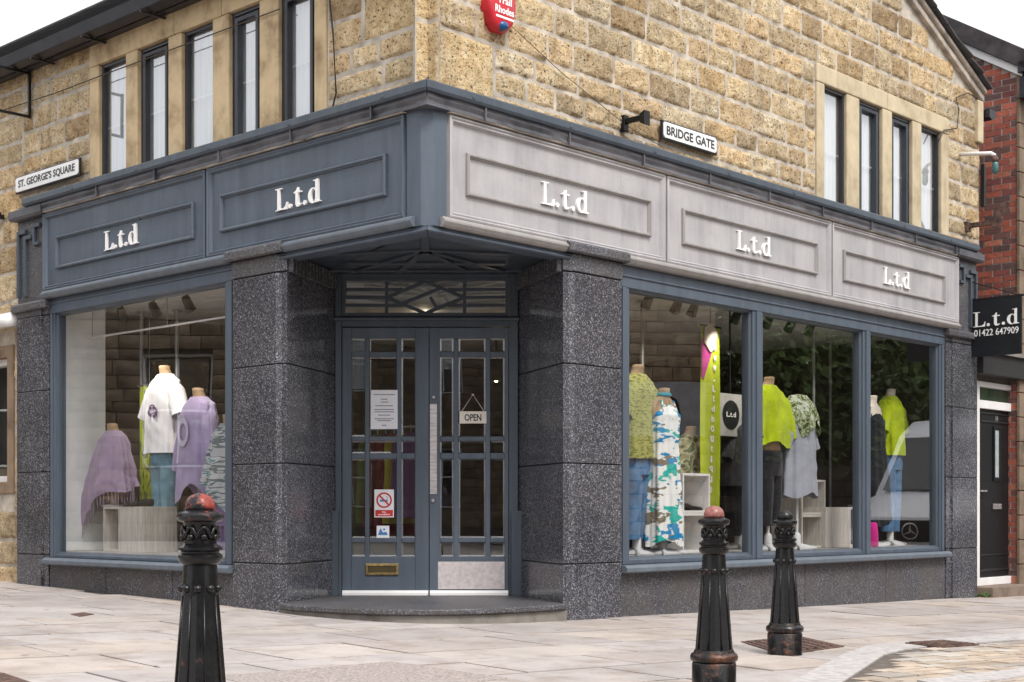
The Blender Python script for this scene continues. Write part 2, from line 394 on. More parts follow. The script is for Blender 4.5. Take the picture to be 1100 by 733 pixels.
def serif_ltd(mb, F, uc, z0, hgt, n0, n1, flip=False):
    """L.t.d in a bold bookish face, built from overlapping pieces each a hair prouder than the last"""
    sg = -1 if flip else 1; k = hgt; W = 3.22*k; st = uc-sg*W/2; step = [0]
    def pc(poly):
        step[0] += 1
        mb.extr(F, [(st+sg*x*k, z0+y*k) for x, y in poly], n0, n1+.0006*step[0])
    def hole(outer, inner):
        step[0] += 1; n1_ = n1+.0006*step[0]
        o = [(st+sg*x*k, z0+y*k) for x, y in outer]; i = [(st+sg*x*k, z0+y*k) for x, y in inner]
        mb.loft([[F.pt(u,n0,z) for u,z in o],[F.pt(u,n1_,z) for u,z in o],[F.pt(u,n1_,z) for u,z in i],[F.pt(u,n0,z) for u,z in i]], cap0=False, cap1=False)
    def el(cx, cy, rx, ry, m=20): return [(cx+rx*math.cos(2*math.pi*i/m), cy+ry*math.sin(2*math.pi*i/m)) for i in range(m)]
    # L
    pc([(.0,0),(.52,0),(.52,.04),(.0,.04)]); pc([(.14,.0),(.31,.0),(.31,1),(.14,1)]); pc([(0,.955),(.47,.955),(.47,1),(0,1)])
    pc([(.3,0),(.82,0),(.86,.32),(.81,.32),(.74,.15),(.6,.07),(.3,.06)])
    pc(el(1.06,.1,.105,.105))
    # t
    pc([(1.47,.12),(1.55,.0),(1.68,-.015),(1.8,.02),(1.88,.1),(1.85,.13),(1.76,.08),(1.68,.12),(1.66,.2),(1.66,.86),(1.6,.86),(1.53,.74),(1.47,.7)])
    pc([(1.34,.62),(1.86,.62),(1.86,.68),(1.47,.70),(1.34,.65)])
    pc(el(2.12,.1,.105,.105))
    # d
    hole(el(2.70,.33,.33,.35), el(2.74,.33,.165,.30))
    pc([(2.88,0),(3.05,0),(3.05,1.03),(2.99,1.03),(2.88,1.0)]); pc([(2.74,.96),(2.9,.96),(2.9,1.0),(2.74,1.0)]); pc([(3.0,0),(3.2,.02),(3.2,.06),(3.0,.08)])

# ------------------------------------------------------------------ the corner shop
shop = thing('corner_shop', (C0[0], C0[1], 0), 'sandstone corner shop with slate blue shopfront, granite piers and gabled upper floor', 'shop')
SN = -.12                                  # stone face sits behind the fascia face
ZC = 3.80                                  # top of cornice
def cuts(a, b, holes):
    """parts of [a, b] outside the holes"""
    segs = [(a, b)]
    for h0, h1 in holes:
        ns = []
        for s0, s1 in segs:
            if h1 <= s0 or h0 >= s1: ns.append((s0, s1)); continue
            if h0 > s0: ns.append((s0, h0))
            if h1 < s1: ns.append((h1, s1))
        segs = ns
    return [s for s in segs if s[1]-s[0] > .02]
TONES = [(1,1,1),(1.06,1.03,.98),(.90,.86,.80),(1.04,.96,.86),(.76,.72,.68),(1.12,1.08,1.0),(.94,.86,.76),(1.02,.90,.74),(1.1,1.02,.92),(.95,.9,.84),(1.05,.95,.84),(.70,.62,.53),(1.12,1.08,1.0)]
def rock_block(mb, F, u0, u1, z0, z1, n, smoothf=1.0, tone=None, res=.022, g=.006):
    u0 += g; u1 -= g; z0 += g; z1 -= g
    if u1-u0 < .02 or z1-z0 < .02: return
    nu = max(3, int((u1-u0)/res)); nz = max(3, int((z1-z0)/res)); so = Vector((random.random()*50, random.random()*50, random.random()*50))
    lift = random.uniform(.004, .014)*smoothf; vs = []; fs = []
    tu, tz = random.uniform(-.02, .02)*smoothf, random.uniform(-.03, .03)*smoothf
    for j in range(nz+1):
        for i in range(nu+1):
            u = u0+(u1-u0)*i/nu; z = z0+(z1-z0)*j/nz
            e = min(u-u0, u1-u, z-z0, z1-z); k = min(1, e/.016); k = k*(2-k)
            ns = noise.fractal(Vector((u*9, z*9, 0))+so, 1.0, 2.1, 4)
            h = -.012+k*(lift+.012+smoothf*(.020*ns+.012*noise.noise(Vector((u*33, z*33, 5))+so))+tu*(u-(u0+u1)/2)+tz*(z-(z0+z1)/2))
            if k > .75: h = max(h, -.001)
            wu = wz = 0
            if e < 1e-6:
                w = .007*noise.noise(Vector((u*14, z*14, 3))+so); wu = w if i in (0, nu) else 0; wz = w if j in (0, nz) else 0
            vs.append(F.pt(u+wu, n+h, z+wz))
    for j in range(nz):
        for i in range(nu):
            a = j*(nu+1)+i; fs.append((a, a+1, a+nu+2, a+nu+1))
    t = tone or random.choice(TONES); q = random.uniform(.86, 1.1)
    mb.add(vs, fs, tuple(x*q for x in t))
def stone_wall(mb, mm, F, u0, u1f, zrows, openings, n, wid=(.3,.6), ufirst=None, res=.022, mn=.009, sf=1.0):
    """coursed rock-faced stone; openings = [(u0, u1, z0, z1)]; u1f(z) = wall end at that height; ufirst(row) = start"""
    for r, (za, zb) in enumerate(zip(zrows[:-1], zrows[1:])):
        s0 = ufirst(za, zb) if ufirst else u0; e0 = u1f(zb)
        if e0-s0 < .05: continue
        hs = [(o[0], o[1]) for o in openings if o[2] < zb-.03 and o[3] > za+.03]
        for a, b in cuts(s0, e0, hs):
            u = a
            while u < b-.01:
                w = random.uniform(*wid); 
                if b-(u+w) < .16: w = b-u
                if w > .85: w /= 2
                rock_block(mb, F, u, u+w, za, zb, n, sf, res=res); u += w
    # mortar behind, cut by the openings
    zs = sorted(set(list(zrows)+[o[2] for o in openings]+[o[3] for o in openings])); zs = [z for z in zs if zrows[0] <= z <= zrows[-1]]
    for za, zb in zip(zs[:-1], zs[1:]):
        zm = (za+zb)/2; hs = [(o[0], o[1]) for o in openings if o[2] < zm < o[3]]
        for a, b in cuts(u0, u1f(za), hs):
            b2 = b if b < u1f(zb) else u1f(zb)
            mm.quad([F.pt(a,n-mn,za),F.pt(b,n-mn,za),F.pt(b2,n-mn,zb),F.pt(a,n-mn,zb)])
def rows(z0, z1, lo=.2, hi=.26):
    zs = [z0]
    while zs[-1] < z1-.15: zs.append(zs[-1]+random.uniform(lo, hi))
    zs[-1] = z1; return zs
# upper window openings
def opn(F, lst): return [(min(S(F,a,80,SN)[0], S(F,b,80,SN)[0]), max(S(F,a,80,SN)[0], S(F,b,80,SN)[0])) for a, b in lst]
upL = opn(FL, [(300,338),(247,279),(196,229),(149,181),(107,136)])
upR = opn(FR, [(885,909),(923,947),(957.5,979),(989,1010.5)])
ZL, ZR = 4.875, 4.97
jL0, jL1 = upL[0][0]-.15, upL[-1][1]+.16
jR0, jR1 = upR[0][0]-.15, upR[-1][1]+.18
EAVE_L, END_R = 5.12, 8.84
PITCH = .424
def verge_z(u): return 5.53+(END_R-u)*PITCH          # right-hand slope of the gable
RIDGE_U = 4.75; RIDGE_Z = verge_z(RIDGE_U)
def gable_end(z):
    return END_R if z <= 5.53 else END_R-(z-5.53)/PITCH
def gable_start(z): return 0.0 if z < 5.2 else (z-5.2)/((RIDGE_Z-5.2)/RIDGE_U)
wall = MB(); mort = MB()
quoin_bands = [(3.72,4.26),(4.26,4.72),(4.72,5.14)]
def quoinL(za, zb):
    zm = (za+zb)/2
    for i, (a, b) in enumerate(quoin_bands):
        if a <= zm < b: return .26 if i == 0 else (.82 if i == 1 else .3)
    return 0.0
def quoinR(za, zb):
    zm = (za+zb)/2
    for i, (a, b) in enumerate(quoin_bands):
        if a <= zm < b: return .80 if i == 0 else (.22 if i == 1 else .7)
    return gable_start(zb)
rl = [3.72,3.9,4.08,4.26,4.49,4.72,4.93,5.14]
stone_wall(wall, mort, FL, 0.0, lambda z: 5.86, rl, [(jL0,jL1,3.6,5.14)], SN, ufirst=quoinL, mn=.004, sf=.5)
rr = [3.72,3.9,4.08,4.26,4.49,4.72,4.93,5.14]+rows(5.14, RIDGE_Z-.1)[1:]
stone_wall(wall, mort, FR, 0.0, gable_end, rr, [(jR0,jR1,3.6,5.15)], SN, ufirst=quoinR, mn=.005, sf=.8)
# quoins: one tall smooth-worked stone turning the corner in every band
for i, (a, b) in enumerate(quoin_bands):
    wl, wr = [(.26,.80),(.82,.22),(.3,.7)][i]
    t = (1.08,1.0,.86)
    rock_block(wall, FL, 0.0, wl, a, b, SN, .45, t); rock_block(wall, FR, 0.0, wr, a, b, SN, .45, t)
# the wall runs on past the shopfront on the square, down to the ground
stone_wall(wall, mort, FL, 5.86, lambda z: 9.5, rows(.0, 5.14, .2, .3), [(6.02,7.2,.98,2.45)], SN, mn=.004, sf=.8)
for k in range(len(wall.v)):  # nothing may sit below the ground sheet here
    pass
w_o = wall.build('wall', M['stone'], shop, smooth=True, recalc=False)
mort.build('mortar_bed', M['mortar'], w_o, recalc=False)
# unseen backing strip, there so that light does not leak through the upper floor
bk = MB()
bk.box(FL, 0.2, 9.5, SN-.34, SN-.30, 5.14-.02, 5.16)
bk.build('backing_plate', M['dark_room'], shop)

def upper_lights(F, ops, ztop, j0, j1, lint, sashes, label):
    """stone dressings plus one window per light"""
    sur = MB()
    edges = sorted([j0]+[x for o in ops for x in o]+[j1])
    for i in range(0, len(edges), 2):
        d = random.uniform(-.004, .004)
        sur.box(F, edges[i]+.004, edges[i+1]-.004, SN-.15, SN+.012+d, 3.66, ztop)
    for k, (a, b) in enumerate(lint): sur.box(F, a+.003, b-.003, SN-.15, SN+.016, ztop+.002, lint_top)
    s = sur.build('stone_surround', M['ashlar'] if F is FL else M['ashlar_pale'], shop, bevel=.012)
    for k, (a, b) in enumerate(ops):
        fr = MB(); z0, z1 = 3.67, ztop-.004
        fr.ring(F, a, b, z0, z1, [(0,SN-.068),(0,SN-.025),(.03,SN-.025),(.03,SN-.068)])
        w = fr.build('window', M['black_frame'], shop, bevel=.004)
        ins = .032
        if sashes[k]:
            sa = MB(); sa.ring(F, a+.042, b-.042, z0+.15, z1-.042, [(0,SN-.066),(0,SN-.018),(.010,SN-.012),(.038,SN-.016),(.040,SN-.066)])
            sa.build('sash', M[sashes[k]], w, bevel=.003); ins = .08
        gl = MB(); gl.quad([F.pt(a+ins,SN-.06,z0+.04),F.pt(b-ins,SN-.06,z0+.04),F.pt(b-ins,SN-.06,z1-ins),F.pt(a+ins,SN-.06,z1-ins)])
        gl.build('pane', M['glass_up'], w, recalc=False)
        bar = MB(); zb = 3.67+.52*(z1-z0); bar.box(F, a+ins+.002, b-ins-.002, SN-.073, SN-.067, zb, zb+.012)
        bar.build('glazing_bar', M['white_pvc'], w)
        cu = MB(); pts = []; m = 24
        cu.loft([[F.pt(a-.02+(b-a+.04)*i/m, SN-.10+.012*math.sin(i*1.9+k), z) for i in range(m+1)] for z in (3.72, z1+.05)], close=False, cap0=False, cap1=False)
        cu.build('net_curtain', M['curtain'], w, smooth=True, recalc=False)
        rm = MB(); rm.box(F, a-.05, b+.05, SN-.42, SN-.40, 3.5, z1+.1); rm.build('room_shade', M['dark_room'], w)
lint_top = 5.085
upper_lights(FL, upL, ZL, jL0, jL1, [(jL0, upL[1][1]+.1), (upL[1][1]+.1, upL[3][0]-.1), (upL[3][0]-.1, jL1)], ['black_frame','grey_frame',None,'black_frame',None], 'L')
lint_top = 5.15
mid = (upR[1][1]+upR[2][0])/2
upper_lights(FR, upR, ZR, jR0, jR1, [(jR0, mid), (mid, jR1)], [None,'grey_frame','grey_frame',None], 'R')

# roof: two slopes, the eaves gutter on the square, verge on the gable
rf = MB()
def roofpt(a, b, over=0): pass
zr0 = EAVE_L-.02; depth_b = END_R
def rz(b): return (zr0+.12+(b+.2)*(RIDGE_Z+.13-zr0-.12)/(RIDGE_U+.2)) if b <= RIDGE_U else RIDGE_Z+.13-(b-RIDGE_U)*PITCH
for b0, b1 in ((-.2, RIDGE_U), (RIDGE_U, END_R+.06)):
    nb = int((b1-b0)/.26)
    for k in range(nb):
        ba, bb = b0+(b1-b0)*k/nb, b0+(b1-b0)*(k+1)/nb
        lo, hi = (ba, bb) if b1 == RIDGE_U else (bb, ba)
        a = -.02
        while a < 9.4:
            wdt = random.uniform(.22, .4); e = random.uniform(-.012, .012) if a > 0 else random.uniform(-.03, .02)
            rf.hexa([Wp(a+ (e if a < .0 else 0), lo, rz(lo)+.004), Wp(a+wdt-.006, lo, rz(lo)+.004), Wp(a+wdt-.006, hi, rz(hi)-.006), Wp(a, hi, rz(hi)-.006),
                     Wp(a+ (e if a < .0 else 0), lo, rz(lo)+.02), Wp(a+wdt-.006, lo, rz(lo)+.02), Wp(a+wdt-.006, hi, rz(hi)+.008), Wp(a, hi, rz(hi)+.008)])
            a += wdt
r_o = rf.build('roof', M['slate'], shop)
gt = MB()
prof = [(SN+.1+.075+.075*math.cos(t), 5.16-.085*abs(math.sin(t))**.8) for t in [math.pi*i/8 for i in range(9)]]
prof = [(SN+.10,5.18),(SN+.10,5.07),(SN+.16,5.05),(SN+.24,5.07),(SN+.265,5.17),(SN+.25,5.185),(SN+.22,5.175),(SN+.21,5.10)]
gt.sweep(FL, -.1, 9.4, prof); 
gt.box(FL, -.05, 9.4, SN+.02, SN+.098, 5.06, 5.2)
for u in (.6,1.7,2.55,3.35,4.3,5.2): gt.box(FL, u, u+.025, SN+.02, SN+.27, 5.03, 5.048)
gt.build('gutter', M['gutter'], r_o, bevel=.004)
vg = MB()
for (off, n0, n1, th) in ((-.03, SN-.1, SN+.05, .075), (.06, SN-.1, SN+.085, .05)):
    b0, b1 = RIDGE_U, END_R+.02
    vg.hexa([FR.pt(b0,n0,RIDGE_Z+off),FR.pt(b1,n0,verge_z(b1)+off),FR.pt(b1,n1,verge_z(b1)+off),FR.pt(b0,n1,RIDGE_Z+off),
             FR.pt(b0,n0,RIDGE_Z+off+th),FR.pt(b1,n0,verge_z(b1)+off+th),FR.pt(b1,n1,verge_z(b1)+off+th),FR.pt(b0,n1,RIDGE_Z+off+th)])
vg.build('verge', M['verge'], r_o, bevel=.01)
# bargeboard kneeler strip at the wall end and the little rear gutter end
kn = MB(); kn.box(FR, END_R-.12, END_R+.015, SN-.2, SN+.045, 5.02, 5.5); kn.build('kneeler_stone', M['ashlar_pale'], shop, bevel=.01)
rg = MB(); rg.sweep(Frame(Wp(0,0,0)[:2], dL, dR), SN+.14, 8.5, [(END_R+.05,5.42),(END_R+.05,5.33),(END_R+.12,5.30),(END_R+.2,5.33),(END_R+.21,5.42)]); rg.build('gutter', M['gutter'], r_o)
# body of the building behind (blank rear)
rear = MB()
rear.box(FW, 9.4, 9.5, .15, END_R-.1, 0, 5.1); rear.box(FW, .4, 9.5, END_R-.25, END_R-.02, -.3, 5.35); rear.build('rear_wall', M['shop_wall'], shop)
up = MB(); up.box(FW, .45, 9.3, .5, 8.5, 2.95, 3.0); up.build('upper_floor', M['dark_room'], shop)

# cornice: capping strip, lead flashing
for F, u1 in ((FL, 5.48), (FR, 8.40)):
    cap = MB(); e = -.085
    cap.sweep(F, 0, u1, [(SN-.02,3.70),(.085,3.70),(.095,3.72),(.095,3.765),(.08,3.778),(.03,3.80),(SN-.02,3.83)], mitre=True)
    for k in range(int(u1/1.05)): cap.box(F, .35+k*1.05, .38+k*1.05, .09, .1, 3.725, 3.75)
    c = cap.build('cornice', M['blue_dark'], shop, bevel=.005)
    ld = MB(); m = int(u1/.05); 
    rings = []
    for i in range(m+1):
        u = -.055+(u1+.175)*i/m; w = lambda q: .010*noise.noise(Vector((u*5, q, 1 if F is FL else 9)))
        rings.append([F.pt(u,-.05,3.705),F.pt(u,.060+w(0),3.705),F.pt(u,.064+w(2),3.67),F.pt(u,.052+w(4),3.64),F.pt(u,.058+w(6),3.612+w(8)*.8),F.pt(u,-.05,3.612)])
    ld.loft(rings)
    for k in range(int(u1/.92)): ld.box(F, .5+k*.92, .515+k*.92, .02, .078, 3.61, 3.7)
    ld.build('lead_flashing', M['lead'], c, smooth=False)
# fascia boards
def fascia(F, u0, u1, fr, m, ml, edgem):
    b = MB(); b.box(F, u0+.002, u1-.002, -.1, 0, 2.845, 3.605)
    o = b.build('fascia_board', m, shop)
    e = MB()
    e.ring(F, u0+.012, u1-.012, 2.875, 3.595, [(0,-.002),(0,.03),(.012,.034),(.022,.022),(.034,.026),(.045,.008),(.05,-.002)])
    e.build('edge_moulding', edgem, o)
    fm = MB(); fm.ring(F, fr[0], fr[1], 3.058, 3.362, [(0,-.002),(0,.018),(.007,.028),(.018,.028),(.024,.014),(.031,.011),(.034,-.002)])
    fm.build('panel_moulding', ml, o)
    t = MB(); serif_ltd(t, F, (fr[0]+fr[1])/2, 3.125, .170, .0005, .016, flip=F is FL)
    t.build('lettering', M['white_letter'], o)
    return o
for u0, u1, fr in ((.20,2.59,(.414,2.409)),(2.59,5.22,(2.778,4.989))): fascia(FL, u0, u1, fr, M['blue'], M['blue_mould'], M['blue'])
for u0, u1, fr in ((.18,2.706,(.375,2.517)),(2.706,5.342,(2.952,5.104)),(5.342,8.03,(5.586,7.72))): fascia(FR, u0, u1, fr, M['silver'], M['silver_line'], M['silver'])
cb = MB()     # facetted corner post between the two fascias
cb.prism([FL.pt(.20,.012,0)[:2], FL.pt(.065,.0,0)[:2], FR.pt(.065,.0,0)[:2], FR.pt(.18,.012,0)[:2], FR.pt(.18,-.1,0)[:2], FL.pt(.2,-.1,0)[:2]], 2.80, 3.615)
cb.build('corner_post', M['blue'], shop, bevel=.004)
ce = MB()     # flaked cream edge under the lead, and drip mould below the boards
for F, a, b in ((FL,.2,5.22),(FR,.18,8.03)):
    ce.sweep(F, a, b, [(-.05,3.608),(.046,3.608),(.052,3.616),(.046,3.6235),(-.05,3.6235)])
ce.build('cream_bead', M['cream'], shop)
for F, a, b, m in ((FL,.12,5.22,'line_blue'),(FR,.12,8.03,'silver_line')):
    dm = MB(); dm.sweep(F, a, b, [(-.08,2.80),(.02,2.80),(.035,2.812),(.052,2.835),(.052,2.848),(.035,2.858),(.03,2.872),(-.08,2.872)])
    dm.build('drip_moulding', M[m], shop)
# beam over the porch (between the piers, meeting at the corner)
bm_ = MB()
for F, a, b in ((FL,.0,1.66),(FR,.0,1.53)):
    bm_.sweep(F, a, b, [(-.16,2.755),(-.005,2.755),(.004,2.763),(.004,2.772),(-.012,2.782),(-.012,2.799),(-.16,2.799)], mitre=True)
bm_.build('porch_beam', M['blue'], shop, bevel=.003)
# porch soffit with fretted ribs
jl, jr = (-1.47, YD), (.045, YD)
so = MB()
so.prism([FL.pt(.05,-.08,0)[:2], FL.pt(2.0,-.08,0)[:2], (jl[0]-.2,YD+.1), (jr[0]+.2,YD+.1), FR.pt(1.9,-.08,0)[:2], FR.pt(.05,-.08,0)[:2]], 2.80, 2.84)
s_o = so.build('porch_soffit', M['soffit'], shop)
sr = MB(); cc = (-.66, 10.95)
for p in ((-1.35,12.0),(-.95,12.0),(-.35,12.0),(0.0,12.0),(-1.55,11.2),(.25,11.2),(-.62,10.3)):
    d = Vector((p[0]-cc[0], p[1]-cc[1], 0)); L = d.length; d.normalize(); fr_ = Frame(cc, d[:2], (-d[1], d[0]))
    sr.box(fr_, .02, L, -.03, .03, 2.782, 2.799)
sr.prism([(-1.5,11.86),(.12,11.86),(.1,11.92),(-1.48,11.92)], 2.78, 2.7985)
sr.prism([(-1.3,11.5),(-.05,11.5),(-.05,11.56),(-1.3,11.56)], 2.779, 2.7975)
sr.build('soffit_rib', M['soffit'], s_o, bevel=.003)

# granite piers
def pier(poly, joints, zg, capz=2.66, cap=True, top=2.80, capm=.03):
    p = MB()
    zs = [zg]+joints+[capz]
    for k, (a, b) in enumerate(zip(zs[:-1], zs[1:])):
        p.prism(poly, a+(.005 if k else 0), b-.005)
    # joint core, set back
    cx = sum(q[0] for q in poly)/len(poly); cy = sum(q[1] for q in poly)/len(poly)
    o = p.build('pier', M['granite'], shop, bevel=.004)
    q = MB(); q.prism([(cx+(x-cx)*.975, cy+(y-cy)*.975) for x, y in poly], zg, top-.01); q.build('joint_bed', M['black'], o)
    q = MB(); q.prism([(cx+(x-cx)*1.02, cy+(y-cy)*1.02) for x, y in poly], capz+.006, top); q.build('pier_head', M['granite_cap'], o, bevel=.005)
    return o
def xy(F, u, n): return F.pt(u, n, 0)[:2]
polyL = [xy(FL,2.26,0), xy(FL,1.70,0), xy(FL,1.655,-.025), xy(FL,1.60,-.03), (jl[0],YD+.02), (jl[0]-.1,YD+.3), xy(FL,2.26,-.5)]
polyR = [xy(FR,2.151,0), xy(FR,1.57,0), xy(FR,1.525,-.025), xy(FR,1.468,-.03), (jr[0],YD+.02), (jr[0]+.1,YD+.3), xy(FR,2.151,-.5)]
JT = [.40, 1.18, 1.95]
pL = pier(polyL, JT, -.05); pR = pier(polyR, JT, -.1)
pEL = pier([xy(FL,5.751,0), xy(FL,5.29,0), xy(FL,5.29,-.02), xy(FL,5.186,-.02), xy(FL,5.186,-.17), xy(FL,5.751,-.17)], JT, 0.0)
pER = pier([xy(FR,7.81,-.02), xy(FR,7.93,-.02), xy(FR,7.93,0), xy(FR,8.53,0), xy(FR,8.53,-.17), xy(FR,7.81,-.17)], JT, -.25)
def pcap(F, a, b, par, lo=2.80, hi=2.885, n=.062):
    c = MB(); c.sweep(F, a, b, [(-.12,lo),(n-.012,lo),(n,lo+.012),(n,hi-.02),(n-.015,hi),(-.12,hi)]); return c.build('pier_cap', M['granite_cap'], par, bevel=.006)
pcap(FL, 1.58, 2.30, pL); pcap(FR, 1.445, 2.19, pR)
pcap(FL, 5.15, 5.80, pEL, 2.72, 2.80, .04); pcap(FR, 7.78, 8.57, pER, 2.72, 2.80, .04)
# fluted bands on the inner reveals, under the soffit
for poly, par in ((polyL, pL), (polyR, pR)):
    a, b = Vector((*poly[3],0)), Vector((*poly[4],0)); d = b-a; L = d.length; d.normalize()
    nn = (d[1], -d[0]); mid_ = (-.7, 11.5)
    if (mid_[0]-a[0])*nn[0]+(mid_[1]-a[1])*nn[1] < 0: nn = (-nn[0], -nn[1])
    fr_ = Frame(tuple(a)[:2], d[:2], nn); fl = MB(); k = int(L/.066)-1
    for i in range(k): fl.box(fr_, .02+i*.066, .055+i*.066, -.01, .045, 2.655, 2.79)
    fl.build('fluted_band', M['granite_cap'], par, bevel=.006)
# top blocks of the end piers with the stepped key ornament
for F, a, b, par, sg in ((FL,5.21,5.751,pEL,1),(FR,7.98,8.53,pER,-1)):
    t = MB(); t.box(F, a+.002, b, -.3, -.012, 2.802, 3.60)
    t.build('upper_block', M['granite_cap'], par, bevel=.005)
    f = MB(); c = M['blue_dark']
    e0 = b-.03
    for k, (w, zt, zb_) in enumerate(((0,3.50,2.86),(.13,3.44,2.86))):
        f.box(F, e0-.035-w, e0-w, -.012, .02, zb_, zt)
    f.box(F, e0-.16, e0-.035, -.011, .019, 3.465, 3.50); f.box(F, e0-.27, e0-.165, -.012, .018, 3.405, 3.44)
    f.box(F, e0-.43, e0-.30, -.012, .02, 3.50, 3.535); f.box(F, e0-.335, e0-.30, -.011, .019, 3.33, 3.50); f.box(F, e0-.40, e0-.335, -.012, .018, 3.33, 3.36)
    f.build('key_ornament', c, par, bevel=.003)
    n = MB(); n.sweep(F, a-.03, b+.04, [(-.2,3.60),(.05,3.60),(.07,3.62),(.07,3.69),(-.2,3.69)]); n.build('pier_cap', M['lead'], par, bevel=.006)

# shop windows: frames, mullions, panes, sill, granite stall riser
def shop_window(F, u0, u1, lights, zt, zb, sill):
    w = MB()
    w.box(F, u0, u1, -.16, -.03, zt, 2.798)                      # head
    w.box(F, u0, u1, -.155, -.018, zt+.085, zt+.10)
    edges = [u0]+[x for l in lights for x in l]+[u1]
    for i in range(0, len(edges), 2):
        w.box(F, edges[i], edges[i+1], -.16, -.04, .375, zt-.001)
        m = (edges[i]+edges[i+1])/2; h = (edges[i+1]-edges[i])*.22
        w.box(F, m-h, m+h, -.05, -.022, .376, zt-.002)
    for a, b in lights: w.box(F, a+.001, b-.001, -.16, -.045, .376, zb)
    o = w.build('shop_window', M['blue'], shop, bevel=.005)
    bd = MB()
    for a, b in lights: bd.ring(F, a, b, zb, zt, [(0,-.075),(.0,-.06),(.02,-.075),(.024,-.12)])
    bd.build('glazing_bead', M['blue_dark'], o)
    for a, b in lights:
        g = MB(); g.quad([F.pt(a,-.10,zb),F.pt(b,-.10,zb),F.pt(b,-.10,zt),F.pt(a,-.10,zt)]); g.build('pane', M['glass'], o, recalc=False)
    s = MB(); s.sweep(F, sill[0], sill[1], [(-.16,.31),(.045,.31),(.058,.32),(.058,.352),(.03,.372),(-.16,.3755)]); s.build('sill', M['line_blue'], o, bevel=.004)
    return o
shop_window(FL, 2.262, 5.184, [(2.42,5.11)], 2.665, .405, (2.262,5.184))
shop_window(FR, 2.153, 8.05-.242, [(2.30,4.085),(4.25,6.055),(6.21,7.70)], 2.62, .415, (2.153,7.808))
for F, u0, u1, js in ((FL,2.262,5.184,(3.15,4.2)),(FR,2.153,7.808,(3.4,4.95,6.5))):
    s = MB(); e = [u0]+list(js)+[u1]
    for a, b in zip(e[:-1], e[1:]): s.box(F, a+.004, b-.004, -.2, -.03, -.3 if F is FR else -.02, .309)
    s.build('stall_riser', M['granite_low'], shop, bevel=.004)

# door, frame, transom light
df = MB()
fx0, fx1 = dx(360.5), dx(556.5); lx0, lx1, lxm = dx(367.5), dx(546.5), dx(461)
df.box(FD, fx0, lx0-.003, -.1, .03, .10, 2.799); df.box(FD, lx1+.003, fx1, -.1, .03, .10, 2.799)
df.box(FD, lx0-.002, lx1+.002, -.1, .028, 2.353, 2.425); df.box(FD, lx0-.002, lx1+.002, -.1, .028, 2.765, 2.798)
df.sweep(FD, fx0-.01, fx1+.01, [(0,2.40),(.05,2.40),(.055,2.41),(.055,2.425),(.03,2.44),(0,2.44)])
d_o = df.build('door_frame', M['blue_dark'], shop, bevel=.004)
for a, b in ((dx(354),dx(364.5)),(dx(549.5),dx(562))):
    g = MB(); g.box(FD, a, b, .032, .075, .102, dz(549)); dg_ = g.build('door_guard', M['blue_dark'], d_o, bevel=.003)
    for zz in (.2,.45,.7):
        g.box(FD, (a+b)/2-.008, (a+b)/2+.008, .0745, .078, zz, zz+.016)
tx0, tx1, tz0, tz1 = lx0, lx1, 2.44, 2.765
tw = MB(); tw.ring(FD, tx0-.001, tx1+.001, tz0, tz1, [(0,-.08),(0,.02),(.03,.02),(.03,-.08)])
t_o = tw.build('transom_window', M['blue_dark'], shop, bevel=.003)
tg = MB(); tg.quad([FD.pt(tx0+.03,-.03,tz0+.03),FD.pt(tx1-.03,-.03,tz0+.03),FD.pt(tx1-.03,-.03,tz1-.03),FD.pt(tx0+.03,-.03,tz1-.03)]); tg.build('pane', M['glass_up'], t_o, recalc=False)
tb = MB(); fret = 0
def bar(p, q, w=.026, n=0.0):
    global fret; fret += 1
    d = Vector((q[0]-p[0], 0, q[1]-p[1])); L = d.length; d.normalize(); nx, nz = -d.z*w/2, d.x*w/2
    tb.extr(FD, [(p[0]+nx,p[1]+nz),(p[0]-nx,p[1]-nz),(q[0]-nx,q[1]-nz),(q[0]+nx,q[1]+nz)], -.045, -.008+.0007*fret)
ux = lambda t: tx0+.03+(tx1-tx0-.06)*t; uz = lambda t: tz0+.03+(tz1-tz0-.06)*t
for t in (.255,.745): bar((ux(t),uz(0)),(ux(t),uz(1)))
for t in (.25,.5,.75):
    bar((ux(0),uz(t)),(ux(.255),uz(t))); bar((ux(.745),uz(t)),(ux(1),uz(t)))
for t in (.25,.75):
    for (p, q) in ((.255,.36),(.64,.745)) if True else (): bar((ux(p),uz(t)),(ux(q),uz(t)))
bar((ux(.255),uz(.5)),(ux(.5),uz(1))); bar((ux(.5),uz(1)),(ux(.745),uz(.5))); bar((ux(.745),uz(.5)),(ux(.5),uz(0))); bar((ux(.5),uz(0)),(ux(.255),uz(.5)))
bar((ux(.35),uz(.30)),(ux(.6),uz(.80))); bar((ux(.53),uz(.5)),(ux(.57),uz(.18)))
tb.build('fretwork', M['blue_dark'], t_o)
